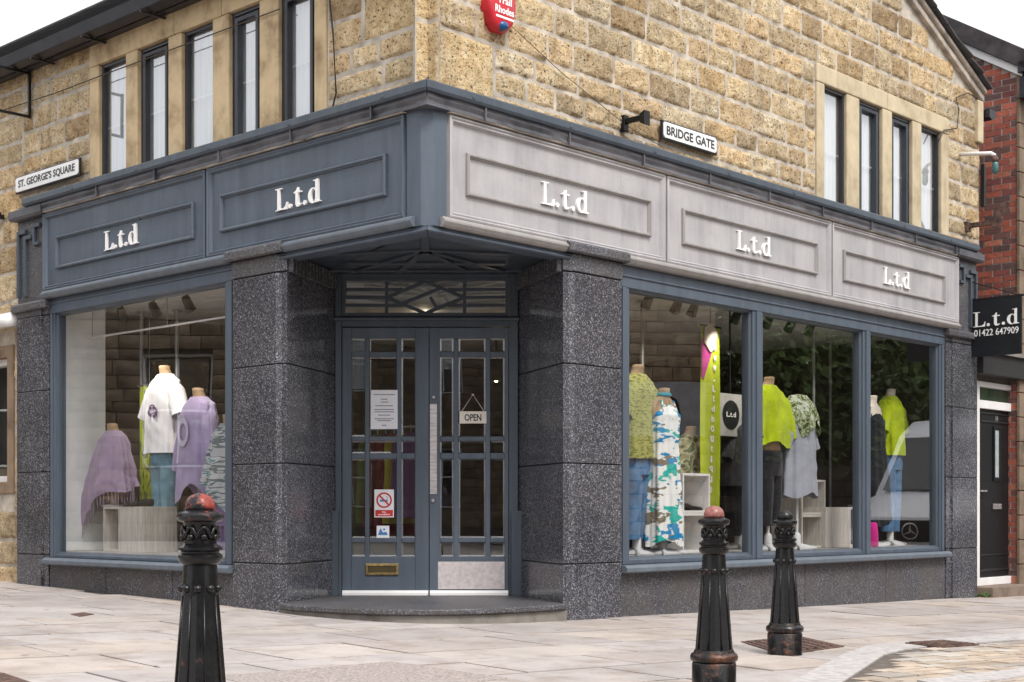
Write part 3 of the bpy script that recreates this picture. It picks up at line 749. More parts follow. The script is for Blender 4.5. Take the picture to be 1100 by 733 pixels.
def leaf(u0, u1, cols):
    z0, z1 = .118, 2.348
    rws = [(dz(378),dz(363.5)),(dz(469),dz(383.6)),(dz(487),dz(473.7)),(dz(578),dz(493)),(dz(598),dz(582.7))]
    b = MB(); n0, n1 = -.045, .0
    cs = [(dx(a),dx(c)) for a, c in cols]
    # stiles and rails as one grid of strips
    ue = [u0]+[x for c in cs for x in c]+[u1]; rws_ = sorted(rws)
    ze = [z0]+[x for r in rws_ for x in r]+[z1]
    for i in (0, len(ue)-2): b.box(FD, ue[i], ue[i+1], n0, n1, z0, z1)
    for i in range(2, len(ue)-2, 2): b.box(FD, ue[i], ue[i+1], n0, n1-.012, ze[1]+.0005, ze[-2]-.0005)
    for j in (0, len(ze)-2): b.box(FD, ue[1]+.0005, ue[-2]-.0005, n0+.001, n1-.0008, ze[j], ze[j+1])
    for j in range(2, len(ze)-2, 2):
        for c in cs: b.box(FD, c[0]+.0005, c[1]-.0005, n0+.001, n1-.0125, ze[j], ze[j+1])
    o = b.build('door', M['blue'], shop, bevel=.0035)
    bv = MB()
    for c in cs:
        for r in rws_:
            g = MB(); g.quad([FD.pt(c[0],-.025,r[0]),FD.pt(c[1],-.025,r[0]),FD.pt(c[1],-.025,r[1]),FD.pt(c[0],-.025,r[1])]); g.build('pane', M['glass_door'], o, recalc=False)
            bv.ring(FD, c[0]+.001, c[1]-.001, r[0]+.001, r[1]-.001, [(0,-.019),(.012,-.0235)])
    bv.build('bevelled_edge', M['glass_bevel'], o, recalc=False)
    wb = MB(); wb.sweep(FD, u0+.004, u1-.004, [(-.04,.104),(.03,.104),(.03,.125),(.008,.145),(-.04,.145)]); wb.build('weather_bar', M['white_pvc'], o)
    return o
dl = leaf(lx0, lxm-.003, [(377.5,392),(396.5,426),(431,446)]); dr_ = leaf(lxm+.003, lx1, [(472.5,487),(492.5,521.5),(526.5,542)])
lb = MB(); lb.ring(FD, dx(393), dx(428), dz(618), dz(605.5), [(0,0),(0,.012),(.02,.014),(.022,.002)]); l_o = lb.build('letter_box', M['brass'], dl, bevel=.002)
lf = MB(); lf.box(FD, dx(396), dx(425.5), .0005, .007, dz(615.5), dz(608)); lf.build('flap', M['brass_dark'], l_o)
kp = MB(); kp.box(FD, dx(470.5), dx(542), .0005, .004, dz(633), dz(603.5)); 
for a in (474,506,538):
    for b in (607,630): kp.box(FD, dx(a)-.004, dx(a)+.004, .004, .006, dz(b)-.004, dz(b)+.004)
kp.build('kick_plate', M['plate_pink'], dr_)
pp = MB(); pp.box(FD, dx(461.8), dx(469.5), .0005, .008, dz(531), dz(434)); pp.build('push_plate', M['steel'], dr_, bevel=.002)
lk = MB()
for (a, b) in ((466,427),(465,538)):
    lk.loft([[FD.pt(dx(a)+.016*k*math.cos(t), n, dz(b)+.016*k*math.sin(t)) for t in [2*math.pi*i/14 for i in range(14)]] for k, n in ((1,.0005),(1,.01),(.7,.014))])
lk.build('lock', M['steel'], dr_)
# doorstep
def arc_step(grow, zt):
    pts = []
    p0, p1 = (-1.79-grow*.3, 11.05), (.43+grow*.3, 11.02)
    for i in range(25):
        t = i/24; x = p0[0]+(p1[0]-p0[0])*t; y = p0[1]+(p1[1]-p0[1])*t-.66*math.sin(math.pi*t)**.85-grow*(1 if 0 < i < 24 else .3)
        pts.append((x, y))
    return pts+[(jr[0],YD+.05),(jl[0],YD+.05)]
ds = MB(); ds.prism(arc_step(.0, 0), .058, .1005); ds_o = ds.build('doorstep', M['granite_low'], shop, bevel=.01)
db = MB(); db.prism(arc_step(-.03, 0), lambda x, y: -.08, .0575); db.build('step_base', ashlar_mat('worn_step_stone', (.21,.195,.175), (.10,.09,.08)), ds_o, bevel=.008)

# interior: floor, ceiling, walls, window display floors
A1, B1 = 5.5, 8.25
def shell(a0,a1,b0,b1,z0,z1): 
    m = MB(); m.box(FW,a0,a1,b0,b1,z0,z1); return m
def room_clip(a0, a1, b0, b1):
    P = [Wp(a0,b0,0)[:2], Wp(a1,b0,0)[:2], Wp(a1,b1,0)[:2], Wp(a0,b1,0)[:2]][::-1]
    return half_clip(P, (-10,YD+.13), (10,YD+.13))
_f = MB(); _f.prism(room_clip(.18,A1,.18,B1), .04, .10); _f.build('interior_floor', M['floor_wood'], shop)
ceil = MB()
for k in range(34):
    b0 = .16+k*(B1-.16)/34; P = room_clip(.16, A1, b0+.004, b0+(B1-.16)/34-.004)
    if len(P) > 2: ceil.prism(P, 2.79, 2.82)
ceil.prism(room_clip(.16, A1, .16, B1), 2.8205, 2.85)
ceil.build('interior_ceiling', M['ceiling'], shop)
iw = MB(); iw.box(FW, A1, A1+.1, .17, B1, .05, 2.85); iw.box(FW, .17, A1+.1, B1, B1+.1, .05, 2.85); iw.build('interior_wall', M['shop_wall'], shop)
dsp = MB()
dsp.box(FW, 2.2, A1-.01, .165, 1.35, .1005, .43); dsp.build('display_floor', M['display'], shop)
dsp = MB(); dsp.box(FW, .165, 1.35, 2.1, B1-.01, .1005, .43); dsp.build('display_floor', M['display'], shop)
wp = MB(); wp.box(FW, 5.15, 5.18, .175, .60, .435, 2.785); tag(wp.build('partition_panel', M['white_wall'], None, org=Wp(5.16,.4,.43)), 'tall plain white panel closing the left end of the window with the lilac poncho', 'panel')
# left part of wall on the square: little window with painted lintel
lw = MB(); lw.ring(FL, 6.02, 7.2, .98, 2.45, [(0,SN-.2),(0,SN+.02),(.12,SN+.02),(.12,SN-.2)]); lw_o = lw.build('window', ashlar_mat('brown_stone_jamb', (.26,.19,.13), (.15,.11,.08)), shop, bevel=.01)
g = MB(); g.quad([FL.pt(6.14,SN-.12,1.1),FL.pt(7.08,SN-.12,1.1),FL.pt(7.08,SN-.12,2.33),FL.pt(6.14,SN-.12,2.33)]); g.build('pane', M['glass_up'], lw_o, recalc=False)
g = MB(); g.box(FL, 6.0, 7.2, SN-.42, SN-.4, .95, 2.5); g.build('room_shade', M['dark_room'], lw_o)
g = MB(); g.ring(FL, 6.14, 7.08, 1.1, 2.33, [(0,SN-.16),(0,SN-.06),(.06,SN-.06),(.06,SN-.16)]); g.build('frame', M['white_pvc'], lw_o)
cn = MB(); rings = []
for i in range(9):
    u = 5.80+1.6*i/8; rings.append([FL.pt(u, n+ (.01*noise.noise(Vector((u*6,n*9,2)))), z+.012*noise.noise(Vector((u*5,n*7,7)))) for n, z in ((SN,2.62),(SN+.17,2.60),(SN+.20,2.66),(SN+.14,2.73),(SN,2.78))])
cn.loft(rings); cn.build('painted_lintel', M['white_pvc'], lw_o, smooth=True)

# ------------------------------------------------------------------ ground
def ground_sheet(name, pts, m, dz_=0.0):
    g = MB(); g.quad([(x, y, gz(x)+dz_) for x, y in pts]); return tag(g.build(name, m, None, recalc=False), kind='structure')
ground_sheet('ground', [(-160,-120),(160,-120),(160,260),(-160,260)], pmat('far_paving', (.36,.33,.30), .9, var=.2, scale=1.2), -.018)
# kerb line between pavement and roadway
K1 = [G(846,733),G(917,694),G(969,688),G(1100,679)]
kerb_out = [(-.9,1.9),(.62,5.4),(1.364,7.133),(2.05,8.85),(2.32,9.42),(2.72,9.86),(3.35,10.42),(4.3,11.28),(9.0,16.2),(22,30)]
kerb_in = [(-.65,1.8),(.88,5.35),(1.64,7.2),(2.28,8.82),(2.52,9.22),(2.86,9.62),(3.5,10.12),(4.5,11.05),(9.2,15.9),(22.3,29.6)]
def inside(p, poly):
    x, y = p; r = False; j = len(poly)-1
    for i in range(len(poly)):
        if (poly[i][1] > y) != (poly[j][1] > y) and x < (poly[j][0]-poly[i][0])*(y-poly[i][1])/(poly[j][1]-poly[i][1])+poly[i][0]: r = not r
        j = i
    return r
road_poly = kerb_in+[(60,30),(60,-30),(-.65,-30)]
kerbzone = kerb_out+kerb_in[::-1]
pave = MB()
FTONE = [(.445,.395,.375),(.46,.415,.39),(.42,.38,.365),(.45,.41,.395),(.46,.40,.36),(.43,.39,.38),(.445,.39,.355),(.41,.37,.355)]
ga = R_(41); gu = (math.cos(ga), math.sin(ga)); gv = (-math.sin(ga), math.cos(ga))
def clip_poly(pts, poly_pts):
    return pts
v = -14.0
while v < 24:
    hrow = random.choice((.46,.52,.58,.64,.7)); u = -9+random.random()
    while u < 24:
        wdt = random.choice((.6,.75,.9,1.05,1.25))*random.uniform(.9,1.1)
        g = .0095
        pts = [(u+g,v+g),(u+wdt-g,v+g),(u+wdt-g,v+hrow-g),(u+g,v+hrow-g)]
        P = [(a*gu[0]+b*gv[0], 4+a*gu[1]+b*gv[1]) for a, b in pts]
        cx, cy = sum(p[0] for p in P)/4, sum(p[1] for p in P)/4
        if -9.5 < cx < 14 and 1.0 < cy < 22 and not (inside((cx-.7,cy+.7), [Wp(0.4,0.4,0)[:2], Wp(9,0.4,0)[:2], Wp(9,9,0)[:2], Wp(.4,9,0)[:2]]) and inside((cx+.7,cy+.7), [Wp(0.4,0.4,0)[:2], Wp(9,0.4,0)[:2], Wp(9,9,0)[:2], Wp(.4,9,0)[:2]])):
            # clip against the kerb polyline (convex enough piece by piece near the slab)
            Q = P; ok = not all(inside(p, road_poly) or inside(p, kerbzone) for p in P)
            if ok:
                t = random.choice(FTONE); q = random.uniform(.84,1.0); zo = random.uniform(-.002,.002); tx_, ty_ = random.uniform(-.003,.003), random.uniform(-.003,.003)
                n = len(Q); cc_ = (t[0]*q, t[1]*q, t[2]*q)
                top = [(x,y,gz(x)+zo+tx_*(x-cx)+ty_*(y-cy)) for x,y in Q]
                low = [(x+(x-cx)*.004,y+(y-cy)*.004,gz(x)-.02) for x,y in Q]
                pave.add(top+low, [tuple(range(n))]+[(i,n+i,n+(i+1)%n,(i+1)%n) for i in range(n)], cc_)
        u += wdt
    v += hrow
tag(pave.build('pavement', M['flags'], None, recalc=False), kind='structure')
jb = MB(); jb.quad([(x,y,gz(x)-.010) for x,y in ((-10,.5),(16,.5),(16,24),(-10,24))]); tag(jb.build('pavement_bedding', M['joint'], None, recalc=False), kind='structure')
kb = MB()
for i in range(len(kerb_out)-1):
    o0, o1, i0, i1 = kerb_out[i], kerb_out[i+1], kerb_in[i], kerb_in[i+1]; L = math.hypot(o1[0]-o0[0], o1[1]-o0[1]); k = max(1, int(L/.9))
    for j in range(k):
        f = lambda p, q, t: (p[0]+(q[0]-p[0])*t, p[1]+(q[1]-p[1])*t)
        e = .004/L; t0, t1 = j/k+e, (j+1)/k-e
        P = [f(o0,o1,t0), f(o0,o1,t1), f(i0,i1,t1), f(i0,i1,t0)]
        kb.prism(P, lambda x, y: gz(x)-.02, lambda x, y: gz(x)+.016)
tag(kb.build('kerb', M['kerb'], None), kind='structure')
# roadway of sandy setts beyond the kerb
st = MB(); STONE = [(.43,.36,.29),(.46,.39,.325),(.40,.325,.255),(.46,.42,.375),(.47,.38,.30),(.37,.33,.30)]
ra = R_(41); ru = (math.cos(ra), math.sin(ra)); rv = (-math.sin(ra), math.cos(ra))
v = -3.0
while v < 6:
    hr = random.uniform(.09,.12); u = -4+random.random()*.2
    while u < 12:
        w = random.uniform(.16,.28); P = [(2.2+a*ru[0]+b*rv[0], 7.2+a*ru[1]+b*rv[1]) for a, b in ((u+.006,v+.006),(u+w-.006,v+.006),(u+w-.006,v+hr-.006),(u+.006,v+hr-.006))]
        if all(inside(p, road_poly) for p in P) and P[0][0] < 9 and P[0][1] > 4.5:
            t = random.choice(STONE); q = random.uniform(.85,1.1); zo = .014+random.uniform(-.004,.003)
            st.add([(x,y,gz(x)+zo) for x,y in P]+[(x,y,gz(x)-.02) for x,y in P], [(0,1,2,3)]+[(i,4+i,4+(i+1)%4,(i+1)%4) for i in range(4)], (t[0]*q,t[1]*q,t[2]*q))
        u += w
    v += hr
_rb = MB(); _rb.prism([p for p in kerb_in[:8]]+[(9.0,14.0),(12,4),(9,-1)], lambda x,y: gz(x)-.03, lambda x,y: gz(x)+.008); tag(_rb.build('road_bedding', M['joint'], None), kind='structure')
tag(st.build('road', M['flags'], None, recalc=False), kind='structure')
# second pale channel stone band across the setts
ch = MB(); ch.prism([G(985,735),G(1102,721.5),G(1130,726),G(1020,742)], lambda x,y: gz(x)-.02, lambda x,y: gz(x)+.022); tag(ch.build('drainage_channel', M['kerb'], None), kind='structure')

def flush_plate(name, pts, m, label, cat, up=.006, ribs=None, th=.02):
    cx = sum(p[0] for p in pts)/len(pts); cy = sum(p[1] for p in pts)/len(pts)
    b = MB(); b.prism(pts, lambda x, y: gz(x)-th, lambda x, y: gz(x)+up)
    if ribs:
        nu_, nv_ = ribs; P = pts
        for i in range(nu_):
            for j in range(nv_):
                q = []
                for s_, t_ in ((i+.12,j+.12),(i+.88,j+.12),(i+.88,j+.88),(i+.12,j+.88)):
                    s1, t1 = .04+.92*s_/nu_, .04+.92*t_/nv_
                    q.append(tuple((P[0][k]*(1-s1)+P[1][k]*s1)*(1-t1)+(P[3][k]*(1-s1)+P[2][k]*s1)*t1 for k in (0,1)))
                b.prism(q, lambda x, y: gz(x)+up-.002, lambda x, y: gz(x)+up+.006)
    return tag(b.build(name, m, None, org=(cx,cy,gz(cx)), bevel=.0015), label, cat)
flush_plate('drain_cover', [G(796,690),G(842,704),G(907,695),G(858,684)], M['rust'], 'rusty studded iron cover round the foot of the bollard by the kerb', 'drain cover', ribs=(9,7))
flush_plate('drain_cover', [G(972,694),G(1008,698.5),G(1052,695.5),G(1012,691.5)], M['rust'], 'dark iron cover set in the sandy setts beyond the pale kerb', 'drain cover', up=.024, ribs=(6,5))
flush_plate('drain_cover', [G(-40,722),G(-10,745),G(36,735),G(4,724)], M['rust'], 'ribbed rusty drain grating at the lower left corner of the pavement', 'drain cover', ribs=(10,1))
flush_plate('stop_tap_cover', [G(76,660.5),G(86,663),G(101,660.5),G(90,658.5)], M['rust'], 'tiny brown stop tap cover in the flags before the left display window', 'tap cover')
flush_plate('manhole_cover', [G(232,727),G(420,711),G(545,729),G(330,752)], pmat('concrete_infill', (.34,.29,.27), .9, var=.35, scale=60, bmp=.7, bscale=70), 'wide concrete filled manhole cover in the flags between the left and middle bollards', 'manhole cover', up=.003)

# ------------------------------------------------------------------ bollards
def bollard():
    r = thing('bollard', (0,0,0), 'x', 'bollard', 'cast iron bollards along the pavement')
    ab = 8; hh = .855
    b = MB()
    def oct_(r, h): return [(r*math.cos(2*math.pi*(i+.5)/ab), r*math.sin(2*math.pi*(i+.5)/ab), h) for i in range(ab)]
    b.loft([oct_(.089,.18), oct_(.087,.20), oct_(.060,.535), oct_(.056,.60)]); b.lathe([(.0585,.54),(.059,.56),(.056,.60),(.052,.66)], 0, 0, 24)
    sh = b.build('shaft', M['iron'], r, auto=30)
    c = MB(); c.lathe([(.104,-.06),(.104,.125),(.100,.131),(.094,.133),(.104,.136),(.112,.146),(.113,.158),(.108,.170),(.096,.178),(.092,.190),(.086,.194)], 0, 0, 28); c.build('base', M['iron_rust'], r, auto=35)
    f = MB()
    for k in range(8):
        t = 2*math.pi*k/8; f.tube([(.0825*math.cos(t),.0825*math.sin(t),.19),(.055*math.cos(t),.055*math.sin(t),.55)], [.0050,.0032], 6)
    f.build('rib', M['iron'], sh, smooth=True)
    bd = MB()
    for k in range(9):
        t = 2*math.pi*k/9; bd.ball((.058*math.cos(t),.058*math.sin(t),.562), .0145, 1, 10)
    bd.build('bead', M['iron'], sh, smooth=True)
    cl = MB(); cl.lathe([(.050,.635),(.060,.640),(.068,.650),(.071,.660),(.070,.668),(.061,.675),(.062,.680),(.070,.685),(.070,.693),(.058,.700),(.052,.706),(.051,.765),(.055,.775)], 0, 0, 28)
    cl.build('collar', M['iron'], r, auto=40)
    ar = MB()
    for k in range(8):
        t0 = 2*math.pi*k/8; ar.ball((.054*math.cos(t0),.054*math.sin(t0),.726), .0125, 1, 8)
        pts = [(.056*math.cos(t0+s_*.39), .056*math.sin(t0+s_*.39), .722+.036*(1-s_*s_)) for s_ in [-1+.25*i for i in range(9)]]
        ar.tube(pts, .0058, 6)
    ar.build('scalloped_band', M['iron'], r, smooth=True)
    cp = MB(); cp.lathe([(.050,.768),(.054,.774),(.068,.777),(.0735,.783),(.0745,.793),(.0715,.802),(.058,.807),(.048,.813)], 0, 0, 28); cp.build('rim', M['iron'], r, auto=40)
    dm = MB(); dm.lathe([(.047,.812),(.0485,.822),(.047,.834),(.041,.848),(.030,.859),(.016,.865),(.004,.867)], 0, 0, 24); dm.build('dome_cap', M['iron'], r, smooth=True)
    return r
proto = bollard()
spots = [(843,703,8.80,'black cast iron bollard with a plain black dome standing on the rusty studded cover','iron'),
         (767,742,6.90,'black cast iron bollard with a faded pink dome, before the lime banner','iron_pink'),
         (215,None,4.70,'largest and closest bollard, its dome flaked red and black, before the left display window','iron_red')]
for k, (px, py, d, lab, capm) in enumerate(spots):
    o = proto if k == 0 else copy_tree(proto)
    x = (px-550)/F_PX*d; o.location = (x, d, gz(x)-(.02 if k == 2 else 0)); o.scale = (1.017,)*3; o.rotation_euler.z = k*.9+.2; o['label'] = lab
    for ch in o.children:
        if ch.name.startswith('dome_cap') and capm != 'iron':
            ch.data = ch.data.copy(); ch.data.materials[0] = M[capm]
        if ch.name.startswith('rim') and capm == 'iron_red':
            ch.data = ch.data.copy(); ch.data.materials[0] = iron_mat('flaked_red_rim', base=(.013,.013,.015), rust=(.22,.045,.035), amount=(.5,.56))

# ------------------------------------------------------------------ signs and fittings on the walls
def plate_sign(F, u0, u1, z0, z1, n, txt, label, flip):
    r = thing('street_sign', F.pt((u0+u1)/2, n, z0), label, 'street sign', 'street name signs on the stone walls')
    b = MB(); c = .02; P = [(u0+c,z0),(u1-c,z0),(u1,z0+c),(u1,z1-c),(u1-c,z1),(u0+c,z1),(u0,z1-c),(u0,z0+c)]
    b.extr(F, P, n, n+.03); b.build('plate', M['white_sign'], r, bevel=.003)
    e = MB(); e.ring(F, u0-.012, u1+.012, z0-.012, z1+.012, [(0,n),(0,n+.022),(.012,n+.024),(.0125,n)]); e.build('rim', M['black_letter'], r)
    t = MB(); text_mesh(t, F, txt, (u0+u1)/2, z0+.028, (u1-u0)*.9, z1-z0-.056, n+.0305, n+.033, bold=.018, flip=flip); t.build('lettering', M['black_letter'], r)
plate_sign(FL, 4.725, 5.89, 3.915, 4.055, SN+.03, "ST. GEORGE'S SQUARE", "long white street sign reading ST. GEORGE'S SQUARE on the stone wall", True)
plate_sign(FR, 2.787, 3.553, 3.945, 4.078, SN+.03, 'BRIDGE GATE', 'short white street sign reading BRIDGE GATE above the pale fascia', False)
# alarm box
ua, za = S(FR, 531, 36, SN)
al = thing('alarm_box', FR.pt(ua, SN, za), 'red rounded burglar alarm box with white lettering high on the corner stones', 'alarm box')
b = MB(); w = .19
shape = [(-.06,0),(.06,0),(.13,.06),(.17,.16),(.165,.28),(.10,.36),(-.10,.36),(-.165,.28),(-.17,.16),(-.13,.06)]
b.loft([[FR.pt(ua+.88*x*k, n, za+.18+(y-.18)*k) for x, y in shape] for k, n in ((1,SN),(1,SN+.06),(.95,SN+.085),(.8,SN+.1))]); b.build('cover', M['red_alarm'], al, auto=45)
b = MB(); b.loft([[FR.pt(ua+.05*k*math.cos(t), n, za+.035+.035*k*math.sin(t)) for t in [2*math.pi*i/14 for i in range(14)]] for k, n in ((1,SN+.05),(1,SN+.095),(.6,SN+.118))]); b.build('strobe_lens', M['blue_lens'], al, smooth=True)
t = MB(); text_mesh(t, FR, 'Rhodes', ua+.005, za+.118, .2, .055, SN+.1005, SN+.103, .02); text_mesh(t, FR, 'Trail', ua+.005, za+.19, .15, .055, SN+.1005, SN+.103, .02)
t.box(FR, ua-.085, ua+.105, SN+.0985, SN+.102, za+.084, za+.100); t.build('lettering', M['white_letter'], al)
# small floodlight / bracket on the right-hand wall
uc, zc = S(FR, 668, 133, SN)
fl = thing('wall_bracket', FR.pt(uc, SN, zc), 'small black bracket with a flared end beside the BRIDGE GATE sign', 'bracket')
b = MB(); b.box(FR, uc-.03, uc+.03, SN, SN+.05, zc-.07, zc+.06); b.build('backing_plate', M['black'], fl, bevel=.005)
b = MB(); b.box(FR, uc-.02, uc+.02, SN+.05, SN+.22, zc-.01, zc+.03); b.hexa([FR.pt(uc-.025,SN+.2,zc-.03),FR.pt(uc+.025,SN+.2,zc-.03),FR.pt(uc+.04,SN+.26,zc-.06),FR.pt(uc-.04,SN+.26,zc-.06),FR.pt(uc-.025,SN+.2,zc+.04),FR.pt(uc+.025,SN+.2,zc+.04),FR.pt(uc+.04,SN+.26,zc+.06),FR.pt(uc-.04,SN+.26,zc+.06)]); b.build('arm', M['black'], fl, bevel=.004)
def cable(pts, r, label, name='cable'):
    b = MB(); b.tube(pts, r, 6); return tag(b.build(name, M['cable'], None, org=pts[0], smooth=True), label, 'cable')
def on(F, px, py, n=SN+.03): 
    u, z = S(F, px, py, n); return F.pt(u, n, z)
cable([on(FR,549,28),on(FR,575,52),on(FR,603,78),on(FR,640,108),on(FR,664,128),on(FR,690,146),on(FR,712,158)], .0028, 'thin dark cable slanting down from the red alarm box to the BRIDGE GATE sign')
cable([on(FL,20,212),on(FL,40,196),on(FL,60,196)][:0] or [on(FL,5,118),on(FL,60,100),on(FL,107,82),on(FL,180,55),on(FL,260,25),on(FL,300,10)], .005, 'thin cable strung across the upper windows on the square', 'cable')
cable([on(FL,354,0),on(FL,358,40),on(FL,361,100),on(FL,357,117),on(FL,345,122)], .008, 'dark cable running down the stones by the corner quoins on the square')
cable([on(FR,1008,152),on(FR,1014,140),on(FR,1028,138),on(FR,1030,118),on(FR,1027,105),on(FR,1040,100),on(FR,1050,106)], .007, 'looping dark cable at the gable end of the shop wall')
# hanging sign iron frame on the square side, top left
ui, _ = S(FL, 35, 100, SN); _, zi0 = S(FL, 35, 128, SN); _, zi1 = S(FL, 35, 78, SN)
sb = thing('wall_bracket', FL.pt(ui, SN, zi0), 'empty black iron hanging sign frame under the gutter', 'sign frame')
b = MB(); b.box(FL, ui-.012, ui+.012, SN+.02, SN+.045, zi0, zi1); b.build('upright', M['black'], sb)
b = MB(); b.box(FL, ui-.011, ui+.011, SN+.045, SN+.85, zi0+.002, zi0+.026); b.build('lower_bar', M['black'], sb)
b = MB(); b.box(FL, ui-.011, ui+.011, SN+.045, SN+.85, zi1-.03, zi1-.008); b.box(FL, ui-.012, ui+.012, SN+.85, SN+.875, zi0, zi1); b.build('upper_bar', M['black'], sb)
# small black lamp at far left
uf, zf = S(FL, 6, 233, SN); fr_ = MB()
fr_.box(FL, uf+.02, uf+.06, SN, SN+.12, zf-.02, zf+.02); fr_.loft([[FL.pt(uf-.06+.1*k, SN+.12+.045*math.cos(t), zf+.045*math.sin(t)) for t in [2*math.pi*i/12 for i in range(12)]] for k in (0,1.6)])
tag(fr_.build('wall_floodlight', M['black'], None, org=FL.pt(uf,SN,zf), auto=40), 'small black cylinder lamp on the stones at the far left edge', 'lamp')
# fittings at the gable end
ub, zb = S(FR, 1030, 166, SN)
wl = thing('wall_lamp', FR.pt(ub, SN, zb), 'old lamp on a pale tubular arm at the gable end by the red brick', 'lamp')
p0 = FR.pt(ub, SN, zb); p1 = FR.pt(ub+.12, SN+.32, zb-.02); p2 = FR.pt(ub+.14, SN+.36, zb-.05)
b = MB(); b.tube([p0, p1, p2], .022, 8); b.build('arm', M['white_pvc'], wl, smooth=True)
b = MB(); b.lathe([(.02,0),(.035,-.02),(.04,-.06),(.03,-.07)], p2[0], p2[1], 12, z=p2[2]); b.build('fitting', M['rust'], wl, smooth=True)
b = MB(); b.lathe([(.03,-.07),(.034,-.1),(.034,-.17),(.02,-.2)], p2[0], p2[1], 12, z=p2[2]); b.build('glass_shade', pmat('green_glass_shade', (.05,.14,.15), .2), wl, smooth=True)
b = MB(); q0 = FR.pt(END_R-.02, SN+.05, zb-.02); b.box(FR, END_R-.04, END_R, SN+.03, SN+.075, zb-.52, zb-.03)
tag(b.build('iron_pipe', M['black'], None, org=q0), 'short upright black pipe at the gable end below the tubular lamp arm', 'pipe')
ub, zb = S(FR, 1036, 244, SN)
rb = thing('wall_bracket', FR.pt(ub, SN, zb), 'rusty iron arm jutting from the gable end above the cornice', 'bracket')
b = MB(); b.box(FR, ub-.035, ub+.035, SN, SN+.06, zb-.06, zb+.05); b.build('backing_plate', M['rust'], rb)
b = MB(); b.box(FR, ub-.025, ub+.025, SN+.06, SN+.40, zb-.02, zb+.03); 
b.hexa([FR.pt(ub-.03,SN+.32,zb-.05),FR.pt(ub+.03,SN+.32,zb-.05),FR.pt(ub+.03,SN+.40,zb-.05),FR.pt(ub-.03,SN+.40,zb-.05),FR.pt(ub-.03,SN+.44,zb+.2),FR.pt(ub+.03,SN+.44,zb+.2),FR.pt(ub+.03,SN+.52,zb+.2),FR.pt(ub-.03,SN+.52,zb+.2)]); b.build('arm', M['rust'], rb)
# projecting shop sign
FSg = Frame(FR.pt(8.38, 0, 0)[:2], FR.en, (-dR[0], -dR[1]))
hs = thing('hanging_sign', FSg.pt(.28, 0, 2.53), 'black projecting shop sign with white L.t.d and a telephone number', 'shop sign')
b = MB(); b.box(FSg, .0, .575, -.03, .0, 2.53, 3.155); b.build('board', pmat('sign_black', (.010,.012,.015), .5, var=.2, spec=.3), hs, bevel=.003)
t = MB(); serif_ltd(t, FSg, .29, 2.86, .165, .0005, .003); t.build('lettering', M['white_letter'], hs); t = MB(); text_mesh(t, FSg, '01422 647909', .29, 2.755, .51, .075, .0005, .003, .005); t.build('telephone_number', M['white_letter'], hs)
b = MB(); b.box(FSg, -.06, .6, -.022, -.008, 3.157, 3.18); b.box(FSg, -.06, .02, -.024, -.006, 3.36, 3.38); b.tube([FSg.pt(.0,-.015,3.37), FSg.pt(.55,-.015,3.17)], .006, 6); b.build('iron_bracket', M['black'], hs)

# ------------------------------------------------------------------ red brick neighbour with the black door
nb = thing('brick_house', Wp(-.05, 9.64, -.2), 'red brick house with dark eaves and a black front door in a white frame', 'house')
A_c = (.0, 9.64)       # its near corner in plan
brk = MB(); bmort = MB()
BT = [(.36,.095,.06),(.40,.115,.07),(.30,.085,.06),(.43,.15,.095),(.22,.07,.06),(.34,.10,.065),(.16,.075,.065),(.12,.07,.065)]
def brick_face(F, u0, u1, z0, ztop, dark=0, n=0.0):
    bmort.extr(F, [(u0+.03,z0),(u1,z0),(u1,ztop(u1)),(u0+.03,ztop(u0+.03))], n-.2, n-.006)
    z = z0; k = 0
    while z < max(ztop(u0), ztop(u1)):
        u = u0-(.11 if k % 2 else 0)
        while u < u1:
            a, b = max(u0,u)+.005, min(u1,u+.215)-.005
            if b-a > .03 and z+.068 < min(ztop(a), ztop(b)):
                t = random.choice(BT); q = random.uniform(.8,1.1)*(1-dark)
                brk.box(F, a, b, n-.02, n+random.uniform(-.002,.002), z+.005, z+.068, (t[0]*q,t[1]*q,t[2]*q))
            u += .22
        z += .073; k += 1
FNs = Frame(Wp(0,9.64,0)[:2], dL, (-dR[0],-dR[1]))     # gable flank facing the shop
FNf = Frame(Wp(0,9.64,0)[:2], dR, (-dL[0],-dL[1]))     # its street front
EZ = 5.98
brick_face(FNs, .0, 3.0, -.4, lambda u: EZ+.62*u)
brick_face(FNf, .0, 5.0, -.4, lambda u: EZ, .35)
w_ = brk.build('wall', M['brick'], nb); bmort.build('mortar_bed', M['brick_mortar'], w_)
qn = MB()
for k in range(22): 
    z0 = -.4+k*.29; l = .20 if k % 2 else .12
    if z0+.28 < EZ: qn.box(FNf, -.012, l+.012, -.03, .012, z0+.004, z0+.284)
qn.build('quoin', ashlar_mat('sooty_quoin', (.20,.15,.11), (.11,.085,.06)), nb, bevel=.008)
vb = MB()
vb.hexa([FNs.pt(-.05,-.1,EZ-.05),FNs.pt(3.2,-.1,EZ-.05+.62*3.25),FNs.pt(3.2,.05,EZ-.05+.62*3.25),FNs.pt(-.05,.05,EZ-.05),FNs.pt(-.05,-.1,EZ+.05),FNs.pt(3.2,-.1,EZ+.05+.62*3.25),FNs.pt(3.2,.05,EZ+.05+.62*3.25),FNs.pt(-.05,.05,EZ+.05)])
vb.build('bargeboard', M['white_pvc'], nb)
rr_ = MB()
rr_.hexa([FNs.pt(-.2,-5.2,EZ-.05),FNs.pt(3.2,-5.2,EZ+.06+.62*3.25),FNs.pt(3.2,.1,EZ+.06+.62*3.25),FNs.pt(-.2,.1,EZ-.05),FNs.pt(-.2,-5.2,EZ+.19),FNs.pt(3.2,-5.2,EZ+.32+.62*3.25),FNs.pt(3.2,.1,EZ+.32+.62*3.25),FNs.pt(-.2,.1,EZ+.19)])
